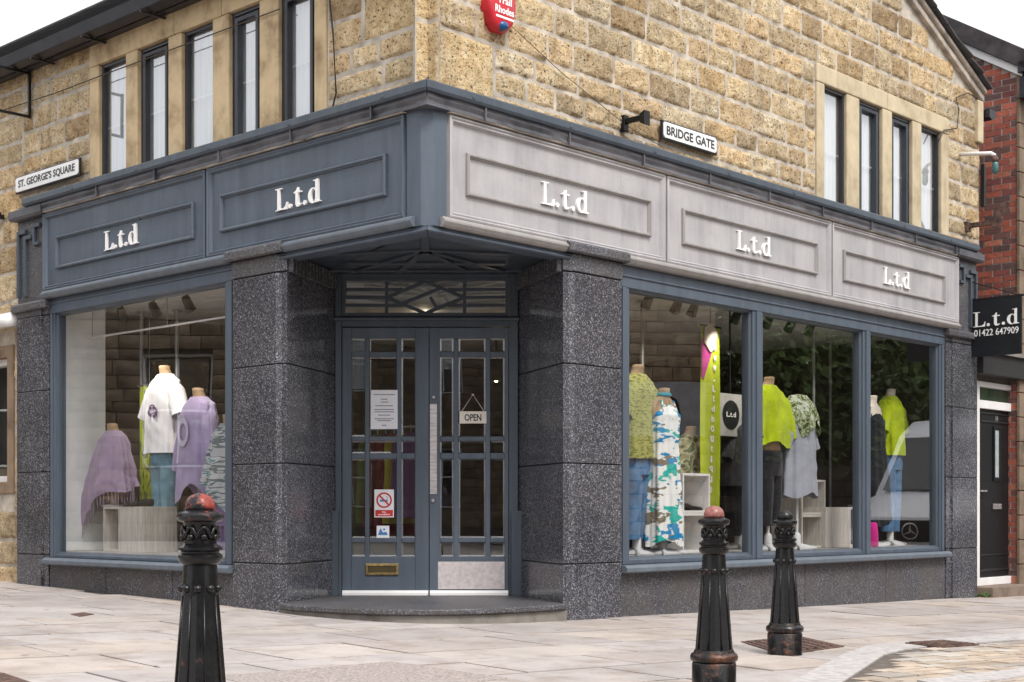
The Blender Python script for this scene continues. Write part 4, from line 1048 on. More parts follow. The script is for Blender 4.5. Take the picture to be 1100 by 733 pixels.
rr_.build('roof', pmat('brown_roof_felt', (.05,.042,.045), .8, var=.4, scale=6), nb, bevel=.01)
gg = MB(); gg.box(FNf, -.03, 5.0, .013, .24, EZ-.30, EZ-.02); gg.box(FNf, -.1, 5.0, .02, .34, EZ-.015, EZ+.12); gg.build('eaves_fascia', M['gutter'], nb, bevel=.006)
# doorway bay between the two houses
FB = Frame(C0, dR, (-dL[0],-dL[1])); bn = -.10
x0, x1 = S(FB,1049.5,500,bn)[0], S(FB,1097.5,500,bn)[0]
bay = MB(); bay.box(FB, 8.56, x1+.02, bn-.15, bn+.16, 2.36, 2.60); bay.build('door_canopy', pmat('sooty_canopy', (.02,.019,.02), .6), nb, bevel=.006)
rf2 = MB(); rf2.box(FB, 8.56, x1+.05, bn-1.5, bn+.2, 2.602, 2.64); rf2.build('canopy_roof', pmat('canopy_lead', (.22,.2,.19), .6), nb)
bw = MB(); bw.box(FB, 8.53, x0-.002, bn-.2, bn+.0, -.35, 2.36); bw.build('pilaster', M['ashlar'], nb)
z_b, z_t = -.05, 2.30
fr2 = MB()
fw = .075
fr2.box(FB, x0, x0+fw, bn-.1, bn, z_b, z_t); fr2.box(FB, x1-fw*1.5, x1, bn-.1, bn, z_b, z_t); fr2.box(FB, x0+fw+.001, x1-fw*1.5-.001, bn-.1, bn, z_t-.06, z_t); fr2.box(FB, x0+fw+.001, x1-fw*1.5-.001, bn-.1, bn-.001, 1.99, 2.085); fr2.box(FB, x0+fw+.001, x1-fw*1.5-.001, bn-.1, bn-.001, z_b, z_b+.09)
f_o = fr2.build('door_frame', M['white_pvc'], nb, bevel=.005)
fa, fb = x0+fw+.003, x1-fw*1.5-.003
g = MB(); g.box(FB, fa, fb, bn-.06, bn-.05, 2.087, z_t-.062); g.build('fanlight', pmat('green_fanlight', (.05,.075,.05), .1), f_o)
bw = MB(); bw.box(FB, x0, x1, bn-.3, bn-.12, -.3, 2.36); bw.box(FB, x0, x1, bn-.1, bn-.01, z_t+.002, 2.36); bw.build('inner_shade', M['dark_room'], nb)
dd = MB(); dd.box(FB, fa, fb, bn-.075, bn-.035, z_b+.093, 1.987); d2 = dd.build('door', M['black_door'], nb, bevel=.004)
pm = MB(); wmid = (fa+fb)/2
pm.ring(FB, fa+.06, fb-.06, z_b+.16, z_b+.36, [(0,bn-.035),(0,bn-.028),(.012,bn-.022),(.03,bn-.035)]); pm.build('door_panel', M['black_door'], d2); pm = MB(); pm.ring(FB, fa+.08, fb-.08, 1.83, 1.95, [(0,bn-.035),(0,bn-.028),(.012,bn-.022),(.03,bn-.035)])
pm.build('door_panel', M['black_door'], d2)
vp = MB(); vp.ring(FB, wmid-.10, wmid+.10, 1.16, 1.80, [(0,bn-.035),(0,bn-.02),(.03,bn-.015),(.045,bn-.03)]); v_o = vp.build('vision_panel', M['black'], d2)
gp = MB(); gp.quad([FB.pt(wmid-.06,bn-.03,1.20),FB.pt(wmid+.06,bn-.03,1.20),FB.pt(wmid+.06,bn-.03,1.76),FB.pt(wmid-.06,bn-.03,1.76)]); gp.build('glass', pmat('pale_obscure_glass', (.36,.42,.43), .12), v_o)
lp = MB(); lp.box(FB, wmid-.11, wmid+.11, bn-.034, bn-.015, .83, .895); lp.build('letter_plate', M['steel'], d2, bevel=.006)
hd = MB(); hd.box(FB, fa+.01, fa+.15, bn-.03, bn+.02, 1.03, 1.05); hd.build('handle', M['steel'], d2, bevel=.004)
nm = MB(); text_mesh(nm, FB, '14', wmid, 1.855, .06, .07, bn-.0345, bn-.028, .01); nm.build('house_number', M['steel'], d2)
sp = MB(); sp.box(FB, x0-.05, x1+.4, bn-.2, bn+.22, -.33, z_b-.002); sp.build('doorstep', ashlar_mat('brown_step', (.22,.17,.14), (.13,.1,.08)), nb, bevel=.01)

# weed at the foot of the end pier
wd = thing('weed', FR.pt(8.62, .03, -.15), 'small green weed sprouting at the foot of the end pier by the black door', 'weed')
b = MB()
for k in range(26):
    a = random.random()*6.28; L = random.uniform(.05,.16); c_ = Vector(FR.pt(8.58+random.uniform(-.03,.2), random.uniform(-.04,.1), -.165)); d = Vector((math.cos(a), math.sin(a), random.uniform(.3,.9))).normalized(); s_ = d.cross(Vector((0,0,1))).normalized()*.018
    b.quad([tuple(c_), tuple(c_+d*L*.5+s_), tuple(c_+d*L), tuple(c_+d*L*.5-s_)], (random.uniform(.6,1.3),)*3)
b.build('leaves', leaf_mat('weed_leaf', (.07,.13,.03)), wd, recalc=False)

# ------------------------------------------------------------------ notices on the shop doors
def notice(name, px0, px1, py0, py1, n, m, label, cat):
    r = thing(name, FD.pt((dx(px0)+dx(px1))/2, n, dz(py1)), label, cat)
    b = MB(); b.box(FD, dx(px0), dx(px1), n, n+.002, dz(py1), dz(py0)); b.build('sheet', m, r); return r
nz = -.0225
r = notice('paper_notice', 398, 427, 419, 461, -.012, M['paper'], 'white printed notice stuck to the left leaf of the shop door', 'notice')
b = MB(); 
for k, (py, a, c) in enumerate(((424,401,424),(429,409,416),(432,409,417),(436,403,422),(440,402,423),(442.5,402,423),(446,406,419),(450,402,423),(452,405,420),(457,410,415))):
    b.box(FD, dx(a), dx(c), -.0099, -.0094, dz(py)-.004, dz(py)+.004)
b.build('print', M['ink'], r)
r = notice('no_smoking_sign', 402, 423, 526, 556, -.012, M['paper'], 'no smoking sign with a red ring and red strip on the left shop door', 'sign')
cx_, cz_ = dx(412.5), dz(537.5); b = MB(); k1, k2 = .066, .052
b.loft([[FD.pt(cx_+k*math.cos(t), n, cz_+k*math.sin(t)) for t in [2*math.pi*i/28 for i in range(28)]] for k, n in ((k1,-.0099),(k1,-.0092),(k2,-.0092),(k2,-.0099))], cap0=False, cap1=False)
b.extr(FD, [(cx_-.045,cz_+.035),(cx_-.035,cz_+.045),(cx_+.045,cz_-.035),(cx_+.035,cz_-.045)], -.0099, -.0090)
b.box(FD, dx(403), dx(422), -.0099, -.0093, dz(555), dz(548)); b.build('red_ring', M['red_ink'], r)
b = MB(); b.box(FD, cx_-.035, cx_+.03, -.0099, -.0096, cz_-.012, cz_+.004); b.tube([FD.pt(cx_+.025,-.0097,cz_+.006),FD.pt(cx_+.03,-.0097,cz_+.02),FD.pt(cx_+.018,-.0097,cz_+.03)], .003, 5); b.build('cigarette', M['blue_ink'], r)
b = MB(); text_mesh(b, FD, 'No', cx_, dz(551.2), .03, .016, -.0092, -.0088, .02); text_mesh(b, FD, 'smoking', cx_, dz(554.3), .10, .02, -.0092, -.0088, .02); b.build('lettering', M['white_letter'], r)
r = notice('sticker', 404.5, 418, 565, 578, -.012, M['paper'], 'small white sticker with a blue emblem low on the left shop door', 'sticker')
b = MB(); b.extr(FD, [(dx(406),dz(575)),(dx(416.5),dz(575)),(dx(415),dz(571.5)),(dx(411),dz(572)),(dx(409),dz(567.5)),(dx(407.5),dz(570))], -.0099, -.0094); b.box(FD, dx(411.5), dx(413.5), -.0099, -.0094, dz(570), dz(568)); b.build('emblem', M['blue_ink'], r)
r = notice('open_sign', 493.5, 522.5, 442, 455, -.010, M['cream_card'], 'cream OPEN sign hanging on a cord inside the right leaf of the shop door', 'sign')
b = MB(); text_mesh(b, FD, 'OPEN', dx(508), dz(452.3), dx(517)-dx(499), .058, -.0079, -.0073, .025); b.build('lettering', M['black_letter'], r)
b = MB(); b.tube([FD.pt(dx(496),-.011,dz(442)),FD.pt(dx(508),-.011,dz(424)),FD.pt(dx(520),-.011,dz(442))], .0022, 5); b.build('cord', M['cream_card'], r)
b = MB(); b.lathe([(.012,-.006),(.012,.006)], dx(508), YD+.015, 10, z=dz(424)); b.build('hook', M['steel'], r)

# ------------------------------------------------------------------ window display
ZD = .43
def smooth_sections(sec, n):
    out = []
    for k in range(n+1):
        t = k/n*(len(sec)-1); i = min(int(t), len(sec)-2); f = t-i; f = f*f*(3-2*f)*.35+f*.65
        out.append(tuple(sec[i][j]*(1-f)+sec[i+1][j]*f for j in range(len(sec[0]))))
    return out
def garment(mb, F, sec, seg=72, n=40, fold=.0, freq=7, seed=0, hemwave=0.0, c=None, slant=0.0):
    """sec: (z, cu, cn, ru, rn); folds deepen towards the hem"""
    secs = smooth_sections(sec, n); rings = []
    for k, (z, cu, cn_, ru, rn) in enumerate(secs):
        t = k/n; ring = []
        for i in range(seg):
            a = 2*math.pi*i/seg
            w = 1+fold*(.25+t)*(math.sin(freq*a+seed+1.2*t)+.6*math.sin((freq*2+1)*a-seed*2+t*2)+.5*noise.noise(Vector((math.cos(a)*2+seed, math.sin(a)*2, z*6))))
            crease = 1+.06*noise.noise(Vector((math.cos(a)*1.5+seed*3, z*11+a*1.3, seed)))+.035*abs(noise.noise(Vector((math.cos(a)*4+z*5+seed, math.sin(a)*4-z*9, seed*2))))
            hz = z+(hemwave*t*t*math.sin(3*a+seed) if hemwave else 0)-slant*t*t*math.cos(a)
            ring.append(F.pt(cu+ru*w*crease*math.cos(a), cn_+rn*w*crease*math.sin(a), hz))
        rings.append(ring)
    mb.loft(rings, cap0=True, cap1=False, c=c)
def sleeve(mb, F, p0, p1, r0, r1, seg=16, n=10, seed=0):
    rings = []
    p0, p1 = Vector(p0), Vector(p1); d = p1-p0; dn = d.normalized(); ax = dn.cross(Vector((0,1,0))).normalized(); ay = dn.cross(ax).normalized()
    for k in range(n+1):
        t = k/n; p = p0+d*t; r = (r0+(r1-r0)*t)*(.55+.45*min(1, t*5)**.5); ring = []
        for i in range(seg):
            a = 2*math.pi*i/seg; q = r*(1+.10*noise.noise(Vector((math.cos(a)*2, t*6+seed, math.sin(a)*2+seed)))+.05*math.sin(3*a+seed+t*4)*t)
            v = p+ax*(q*.85*math.cos(a))+ay*(q*math.sin(a)); ring.append(F.pt(v[0], v[1], v[2]))
        rings.append(ring)
    mb.loft(rings, cap0=True, cap1=False)
class Fig:
    """mannequin on a stand, local u/n about (u, n) on face F"""
    def __init__(s, F, px, n, neck_py, label, formm='form', turn=0.0, base=True, ped=0.0, cat='mannequin'):
        s.u, z = S(F, px, neck_py, n); s.n = n; s.top = z
        o = F.pt(s.u, s.n, 0); c_, q_ = math.cos(turn), math.sin(turn)
        s.F = Frame(o[:2], (F.eu[0]*c_+F.en[0]*q_, F.eu[1]*c_+F.en[1]*q_), (F.en[0]*c_-F.eu[0]*q_, F.en[1]*c_-F.eu[1]*q_))
        s.r = thing('mannequin', (o[0],o[1],ZD+ped), label, cat, 'dressed mannequins in the shop windows'); s.seed = random.random()*9
        T = s.top; b = MB()
        secs = [(T-.72,0,0,.155,.11),(T-.55,0,0,.125,.09),(T-.33,0,.012,.155,.105),(T-.2,0,.0,.18,.085),(T-.14,0,0,.165,.07),(T-.10,0,0,.10,.06),(T-.075,0,0,.06,.055),(T-.03,0,.012,.052,.05),(T-.006,0,.015,.052,.05),(T,0,.015,.03,.03)]
        b.loft([[s.F.pt(cu+ru*math.cos(a), cn_+rn*math.sin(a), z) for a in [2*math.pi*i/20 for i in range(20)]] for z, cu, cn_, ru, rn in secs]); b.build('torso', M[formm], s.r, smooth=True)
        if base:
            b = MB(); x, y = o[0], o[1]; b.lathe([(.16,0),(.165,.012),(.12,.03),(.04,.045),(.04,.14),(.028,.16),(.015,.17),(.015,T-.7-ZD-ped)], x, y, 16, z=ZD+ped)
            for k in range(3):
                t = k*2.094+.5; b.tube([(x,y,ZD+ped+.04),(x+.24*math.cos(t),y+.24*math.sin(t),ZD+ped+.012)], [.028,.014], 8)
            b.build('stand', M['stand'], s.r, auto=40)
    def top_(s, name, m, L, hw, hem, sl=None, fold=.05, neck=.1, hemwave=0.0, drop=0.0, slr=(.085,.075), shoulder=.19, vneck=0):
        T = s.top; b = MB()
        garment(b, s.F, [(T-.082,0,0,.075+neck*.2,.066),(T-.11,0,0,.125,.08),(T-.145,0,0,shoulder,.095),(T-.24,0,.012,hw[0],.125),(T-.24-(L-.24)*.4,0,.012,hw[1],.13),(T-.24-(L-.24)*.75,0,.012,hw[2],.135),(T-L,0,.012,hw[3],.14)], fold=fold, freq=random.choice((5,6,7)), seed=s.seed, hemwave=hemwave)
        if sl:
            for sg in (-1,1): sleeve(b, s.F, (sg*(shoulder-.06),0,T-.185), (sg*(shoulder+sl[0]),.02,T-.185-sl[1]), slr[0], slr[1], seed=s.seed+sg)
        return b.build(name, m, s.r, smooth=True)
    def trousers(s, m, top, length, name='jeans', r=(.095,.07), spread=.07):
        T = s.top
        b = MB(); garment(b, s.F, [(T-top,0,0,.16,.115),(T-top-.15,0,0,.175,.12),(T-top-.24,0,0,.17,.11)], n=8, fold=.01, seed=s.seed)
        for sg in (-1,1):
            garment(b, s.F, [(T-top-.16,sg*.075,0,r[0],.1),(T-top-.35,sg*spread,.005,r[0]*.95,.09),(T-top-.35-(length-.35)*.5,sg*spread*1.05,.01,r[1]*1.05,.078),(T-top-length,sg*spread,.0,r[1],.07)], seg=28, n=16, fold=.02, freq=4, seed=s.seed+sg)
        return b.build(name, m, s.r, smooth=True)
lilac = cloth_mat('lilac_jersey', (.40,.33,.52)); mauve = cloth_mat('mauve_linen', (.37,.28,.40)); white_c = cloth_mat('white_jersey', (.78,.77,.80)); pale_jean = cloth_mat('pale_denim', (.16,.30,.38), var=.3, scale=9)
jean = cloth_mat('mid_denim', (.09,.19,.34), var=.35, scale=9); lime = cloth_mat('lime_jersey', (.43,.53,.012), var=.2); olive = cloth_mat('lime_crochet', (.36,.36,.11), (.13,.135,.04), scale=26, lo=.5, hi=.62, stretch=(1,1,2.4)); black_c = cloth_mat('black_jersey', (.014,.014,.018)); grey_c = cloth_mat('grey_marl', (.33,.34,.39)); char_c = cloth_mat('charcoal_jersey', (.05,.05,.055))
# window on the square
f = Fig(FL, 122, -.50, 455, 'bust in a wide mauve poncho top with long fringe, standing on the pale display cube', base=False, ped=.422)
b = MB(); b.lathe([(.11,.8525),(.11,.865),(.03,.88),(.03,.93)], f.F.pt(0,0,0)[0], f.F.pt(0,0,0)[1], 16); b.build('stand', M['stand'], f.r, auto=40)
T = f.top; b = MB(); garment(b, f.F, [(T-.07,0,0,.08,.07),(T-.10,0,0,.12,.08),(T-.14,0,.01,.165,.10),(T-.24,0.01,.01,.215,.125),(T-.45,.03,.02,.30,.15),(T-.66,.055,.02,.36,.17),(T-.80,.07,.02,.40,.17)], fold=.095, freq=6, seed=2.2, hemwave=.05, slant=.20)
p_o = b.build('poncho', mauve, f.r, smooth=True)
b = MB()
for k in range(46):
    a = 2*math.pi*k/46; x, y = .07+.385*math.cos(a), .02+.165*math.sin(a); z = T-.80+.05*math.sin(3*a+2.2)-.20*math.cos(a); L = random.uniform(.08,.14)
    b.tube([f.F.pt(x,y,z+.04), f.F.pt(x+random.uniform(-.015,.015),y,z-L)], [.004,.003], 5)
b.build('fringe', mauve, p_o)
f = Fig(FL, 178, -.72, 393, 'tallest mannequin on the square side, white tee with a lips print over pale jeans')
f.trousers(pale_jean, .70, .86)
t_ = f.top_('tee', white_c, .82, (.21,.21,.22,.235), 0, sl=(.10,.30), fold=.055, slr=(.095,.09))
b = MB(); T = f.top
for (cx2, cz2, rx, rz2) in ((-.01,T-.44,.085,.05),(.0,T-.40,.05,.03),(-.03,T-.47,.06,.025)):
    b.loft([[f.F.pt(cx2+rx*k*math.cos(a), .148, cz2+rz2*k*math.sin(a)) for a in [2*math.pi*i/16 for i in range(16)]] for k in (1,.55)], cap0=False, cap1=False)
b.build('print', cloth_mat('purple_print', (.12,.06,.16)), t_)
f = Fig(FL, 214, -.62, 417, 'mannequin in a long lilac tunic with a pointed hem, beside the white tee')
t_ = f.top_('tunic', lilac, .95, (.22,.235,.25,.26), 0, sl=(.10,.55), fold=.075, hemwave=.09, slr=(.095,.075))
T = f.top; b = MB(); b.loft([[f.F.pt(.03+.085*k*math.cos(a), .155, T-.40+.13*k*math.sin(a)) for a in [2*math.pi*i/20 for i in range(20)]] for k in (1,.6)], cap0=False, cap1=False); b.build('print', cloth_mat('pale_print', (.58,.53,.68)), t_)
f = Fig(FL, 247, -.5, 445, 'mannequin in a striped grey and teal tunic, half hidden by the granite pier')
f.top_('tunic', multi_cloth('striped_voile', [(0,(.5,.52,.55)),(.42,(.16,.2,.22)),(.5,(.55,.58,.6)),(.58,(.12,.28,.3)),(.64,(.5,.5,.56))], 3, (1,1,7)), .85, (.2,.23,.27,.30), 0, sl=(.12,.42), fold=.08, hemwave=.08)
f.trousers(cloth_mat('purple_leggings', (.2,.14,.3)), .72, .7, 'leggings', (.085,.06))
# street window
f = Fig(FR, 684, -.52, 392, 'mannequin in a lime crochet top and blue jeans next to the granite pier')
f.trousers(jean, .72, .80); f.top_('crochet_top', olive, .82, (.21,.215,.225,.235), 0, sl=(.05,.28), fold=.055, slr=(.1,.1))
f = Fig(FR, 712, -.40, 417, 'mannequin in a long white dress splashed with blue, green and brown')
T = f.top; b = MB(); garment(b, f.F, [(T-.15,0,0,.10,.09),(T-.24,0,.01,.165,.125),(T-.5,0,.01,.155,.11),(T-.85,0,.01,.17,.13),(T-1.36,0,.01,.19,.15)], fold=.06, freq=7, seed=1.1, hemwave=.03); 
for sg in (-1,1): b.tube([f.F.pt(sg*.10,.08,T-.22),f.F.pt(sg*.085,.05,T-.12),f.F.pt(sg*.08,-.03,T-.11)], .014, 6)
b.build('maxi_dress', splash_mat('splashed_print'), f.r, smooth=True)
b = MB(); b.lathe([(.062,0),(.07,.012),(.062,.03)], f.F.pt(0,.01,0)[0], f.F.pt(0,.01,0)[1], 16, z=T-.075); b.build('necklace', cloth_mat('turquoise_beads', (.03,.30,.38)), f.r, smooth=True)
f = Fig(FR, 741, -.85, 458, 'small bust in a camouflage jacket behind the white cube shelves', base=True)
f.top_('jacket', multi_cloth('camouflage', [(0,(.06,.06,.045)),(.42,(.22,.21,.12)),(.52,(.34,.32,.22)),(.6,(.1,.12,.06))], 14), .5, (.24,.25,.25,.25), 0, sl=(.1,.45), fold=.04, slr=(.1,.08)); f.trousers(black_c, .45, .5, 'trousers')
f = Fig(FR, 793, -1.0, 437, 'mannequin in a charcoal top beside the round black poster', 'form')
f.top_('top', char_c, .8, (.2,.21,.21,.22), 0, sl=(.06,.35), fold=.04); f.trousers(black_c, .7, .6, 'trousers')
f = Fig(FR, 825, -.45, 405, 'mannequin in a loose lime top over black trousers at the first mullion')
f.trousers(black_c, .72, .72, 'trousers'); f.top_('top', lime, .66, (.25,.27,.27,.275), 0, sl=(.10,.40), fold=.07, hemwave=.03, slr=(.12,.11), shoulder=.21)
f = Fig(FR, 856, -.42, 424, 'mannequin in a pale grey dress with a green patterned scarf')
f.top_('dress', grey_c, 1.0, (.21,.22,.24,.26), 0, sl=(.08,.35), fold=.06, hemwave=.03); T = f.top
b = MB(); garment(b, f.F, [(T-.01,0,.01,.085,.085),(T-.09,0,.015,.17,.13),(T-.2,0,.02,.22,.16),(T-.34,.03,.03,.2,.165)], fold=.09, freq=5, seed=4, hemwave=.09); b.build('scarf', multi_cloth('leafy_scarf', [(0,(.08,.10,.04)),(.42,(.38,.42,.25)),(.5,(.14,.17,.08)),(.58,(.5,.52,.42))], 16), f.r, smooth=True)
f = Fig(FR, 936, -.45, 425, 'pale mannequin in a long black sleeveless dress at the second mullion', 'form_pale')
T = f.top; b = MB(); garment(b, f.F, [(T-.2,0,0,.12,.09),(T-.27,0,.01,.175,.125),(T-.55,0,.01,.18,.125),(T-.9,0,.01,.24,.16),(T-1.36,0,.01,.25,.17)], fold=.06, freq=6, seed=5.1, hemwave=.04)
for sg in (-1,1): b.tube([f.F.pt(sg*.12,.07,T-.27),f.F.pt(sg*.1,.045,T-.14),f.F.pt(sg*.1,-.03,T-.14)], .012, 6)
b.build('dress', black_c, f.r, smooth=True)
f = Fig(FR, 956, -.6, 418, 'mannequin in a lime tee and blue jeans before the wooden upright panel', 'form_pale')
f.trousers(jean, .66, .92); f.top_('tee', lime, .74, (.2,.195,.2,.205), 0, sl=(.05,.3), fold=.055, slr=(.1,.09))

def cubes(F, px, n, cells, label, m='grain_board', turn=0.0):
    """open fronted display boxes; cells = [(du0, du1, z0, z1, open)]"""
    u, _ = S(F, px, 560, n); o = F.pt(u, n, ZD); r = thing('display_cube', o, label, 'display stand', 'display cubes in the shop windows'); d = .36; th = .022
    for du0, du1, z0, z1, op in cells:
        b = MB(); z0 += ZD; z1 += ZD
        if op:
            b.box(F, u+du0, u+du0+th, n-d, n, z0, z1); b.box(F, u+du1-th, u+du1, n-d, n, z0, z1); b.box(F, u+du0+th, u+du1-th, n-d, n-.0005, z0, z0+th); b.box(F, u+du0+th, u+du1-th, n-d, n-.0005, z1-th, z1); b.box(F, u+du0+th, u+du1-th, n-d, n-d+.01, z0+th, z1-th)
        else: b.box(F, u+du0, u+du1, n-d, n, z0, z1)
        b.build('box', M[m], r, bevel=.002)
    return r, u
cubes(FL, 130, -.36, [(-.37,.02,.002,.42,False),(.025,.31,.002,.42,True)], 'pale grained display cube under the mauve poncho top', 'grain_board')
cubes(FR, 742, -.42, [(-.12,.30,.002,.36,True),(-.12,.30,.362,.72,True)], 'white two tier cube shelves by the lime banner', 'white_board')
cubes(FR, 868, -.55, [(-.12,.34,.002,.34,True),(-.12,.34,.342,.70,True)], 'tall pale cube shelves right of the grey dress', 'grain_board')
cubes(FR, 903, -.5, [(-.30,.18,.002,.42,False),(.185,.50,.002,.42,True)], 'low pale display cube right of the tall shelves', 'grain_board')
def shoes(F, px, n, z, label):
    u, _ = S(F, px, 560, n); r = thing('pair_of_shoes', F.pt(u,n,z), label, 'shoes')
    for k in (0,1):
        b = MB(); b.loft([[F.pt(u+k*.11+.035*w*math.cos(a), n+yy, z+.03*h+.03*h*math.sin(a)) for a in [2*math.pi*i/10 for i in range(10)]] for yy, w, h in ((-.12,.7,1.2),(-.06,.9,1.1),(0,1,.75),(.07,1.05,.6),(.11,.7,.4))]); b.build('shoe', M['black'], r, smooth=True)
shoes(FL, 152, -.46, ZD+.423, 'dark shoes standing on the pale cube beside the mauve poncho')
shoes(FR, 744, -.6, ZD+.385, 'dark shoes on the middle shelf of the white cubes')
shoes(FR, 911, -.68, ZD+.026, 'dark shoes inside the low pale cube by the second mullion')
# lime banner with pink corner and white vertical lettering
ub_, _ = S(FR, 763, 440, -.62); zt_ = S(FR, 763, 352, -.62)[1]; zb_ = S(FR, 763, 545, -.62)[1]
bn_ = thing('banner', FR.pt(ub_, -.62, zb_), 'tall lime hanging banner with a pink corner and white upright lettering', 'banner')
hw_ = .155
b = MB(); m_ = 12
b.loft([[FR.pt(ub_-hw_+2*hw_*i/m_, -.62+.006*math.sin(i*1.3+z*3), z) for i in range(m_+1)] for z in [zb_+(zt_-zb_)*j/10 for j in range(11)]], close=False, cap0=False, cap1=False); b.build('cloth', cloth_mat('lime_banner', (.42,.50,.012)), bn_, smooth=True, recalc=False)
b = MB(); b.extr(FR, [(ub_-hw_+.004,zt_-.12),(ub_-hw_+.004,zt_-.46),(ub_-hw_+.035,zt_-.50),(ub_+.02,zt_-.22),(ub_+.07,zt_-.12)], -.612, -.609); b.build('pink_corner', cloth_mat('magenta_print', (.40,.03,.22)), bn_)
b = MB()
for k, chh in enumerate('www.Ltdboutique'): 
    z = zt_-.22-k*.095; text_mesh(b, FR, chh, ub_+.07-.006*k, z, .026 if chh in '.iltj' else .05, .02 if chh == '.' else .06, -.6125, -.609, .02)
b.build('lettering', M['white_letter'], bn_)
b = MB(); b.extr(FR, [(ub_-.12,zt_-.02),(ub_-.13,zt_-.15),(ub_-.03,zt_-.24),(ub_+.06,zt_-.19),(ub_+.08,zt_-.04),(ub_-.02,zt_+.04)], -.604, -.59); b.build('rosette', M['form_pale'], bn_, bevel=.006)
b = MB(); b.box(FR, ub_-hw_-.02, ub_+hw_+.02, -.625, -.615, zt_+.002, zt_+.02); b.tube([FR.pt(ub_,-.62,zt_+.02), FR.pt(ub_,-.62,2.79)], .004, 6); b.build('hanger', M['black'], bn_)
# round black poster
up_, zp_ = S(FR, 785, 446, -.9)
ps = thing('poster', FR.pt(up_,-.9,zp_-.22), 'white square poster with a round black logo disc, right of the lime banner', 'poster')
b = MB(); b.box(FR, up_-.19, up_+.19, -.91, -.9, zp_-.21, zp_+.21); b.build('card', pmat('grey_card', (.42,.41,.40), .7), ps)
b = MB(); b.loft([[FR.pt(up_+.145*math.cos(t), n, zp_+.145*math.sin(t)) for t in [2*math.pi*i/28 for i in range(28)]] for n in (-.899,-.896)]); b.build('disc', M['black_letter'], ps)
b = MB(); text_mesh(b, FR, 'L.t.d', up_, zp_-.02, .16, .05, -.8955, -.893, .02); b.build('lettering', M['white_letter'], ps)
b = MB(); b.box(FR, up_-.01, up_+.01, -.915, -.905, zp_+.21, 2.79); b.build('hanger', M['black'], ps)
# wooden upright panel beside the lime tee
uw, _ = S(FR, 964, 500, -.85); b = MB(); b.box(FR, uw-.10, uw+.08, -.9, -.85, ZD, S(FR,964,428,-.85)[1])
tag(b.build('wooden_panel', pmat('orange_wood', (.36,.19,.085), .5, var=.25, scale=3, stretch=(10,10,1)), None, org=FR.pt(uw,-.87,ZD), bevel=.003), 'upright orange wood panel behind the lime tee and jeans', 'panel')
# pink bag at the foot of the black dress
ub2, _ = S(FR, 938, 575, -.3); b = MB(); b.loft([[FR.pt(ub2+.07*k*math.cos(t), -.3+.05*k*math.sin(t), ZD+.002+h) for t in [2*math.pi*i/16 for i in range(16)]] for k, h in ((.9,0),(1,.03),(.95,.15),(.75,.24),(.5,.26))])
tag(b.build('bag', cloth_mat('pink_felt', (.55,.02,.22)), None, org=FR.pt(ub2,-.3,ZD), smooth=True), 'pink cloth bag at the foot of the long black dress', 'bag')
# patterned lime scarf drop behind the white tee
us, _ = S(FL, 160, 500, -.95); zs1 = S(FL,160,415,-.95)[1]; b = MB(); m_ = 16
b.loft([[FL.pt(us-.11+.22*i/m_, -.95+.035*math.sin(i*1.25), z) for i in range(m_+1)] for z in [ZD+.1+(zs1-ZD-.1)*j/8 for j in range(9)]], close=False, cap0=False, cap1=False)
sc_o = thing('hanging_scarf', FL.pt(us,-.95,ZD), 'lime and olive patterned scarf hanging behind the white tee', 'scarf')
b.build('cloth', multi_cloth('olive_voile', [(0,(.07,.09,.03)),(.43,(.42,.5,.05)),(.56,(.22,.24,.10)),(.63,(.55,.62,.1))], 6, (1,1,.5)), sc_o, smooth=True, recalc=False)
b = MB(); b.box(FL, us-.2, us+.2, -.965, -.945, zs1, zs1+.02); b.tube([FL.pt(us,-.955,zs1+.02), FL.pt(us,-.955,2.79)], .004, 6); b.build('hanger', M['pole'], sc_o)

# poles from floor to ceiling behind the glass
for F, px, n, lab in ((FL,152,-1.0,'floor to ceiling pole left of the white tee'),(FL,190,-1.2,'floor to ceiling pole between the white tee and the lilac tunic'),(FR,690,-1.1,'floor to ceiling pole behind the lime crochet top'),(FR,874,-1.25,'floor to ceiling pole behind the grey dress'),(FR,892,-1.6,'slim pole deeper in the shop right of the grey dress')):
    u, _ = S(F, px, 450, n); o = F.pt(u, n, 0); p = thing('steel_pole', (o[0],o[1],.1), 'galvanised '+lab, 'pole', 'steel poles inside the shop')
    z0 = ZD if n > -1.35 else .1
    b = MB(); b.lathe([(.019,z0+.015),(.019,2.775)], o[0], o[1], 12); b.build('tube', M['pole'], p, auto=40)
    b = MB(); b.lathe([(.055,2.775),(.055,2.788)], o[0], o[1], 14); b.lathe([(.055,z0),(.055,z0+.014)], o[0], o[1], 14); b.build('flange', M['pole'], p, auto=40)
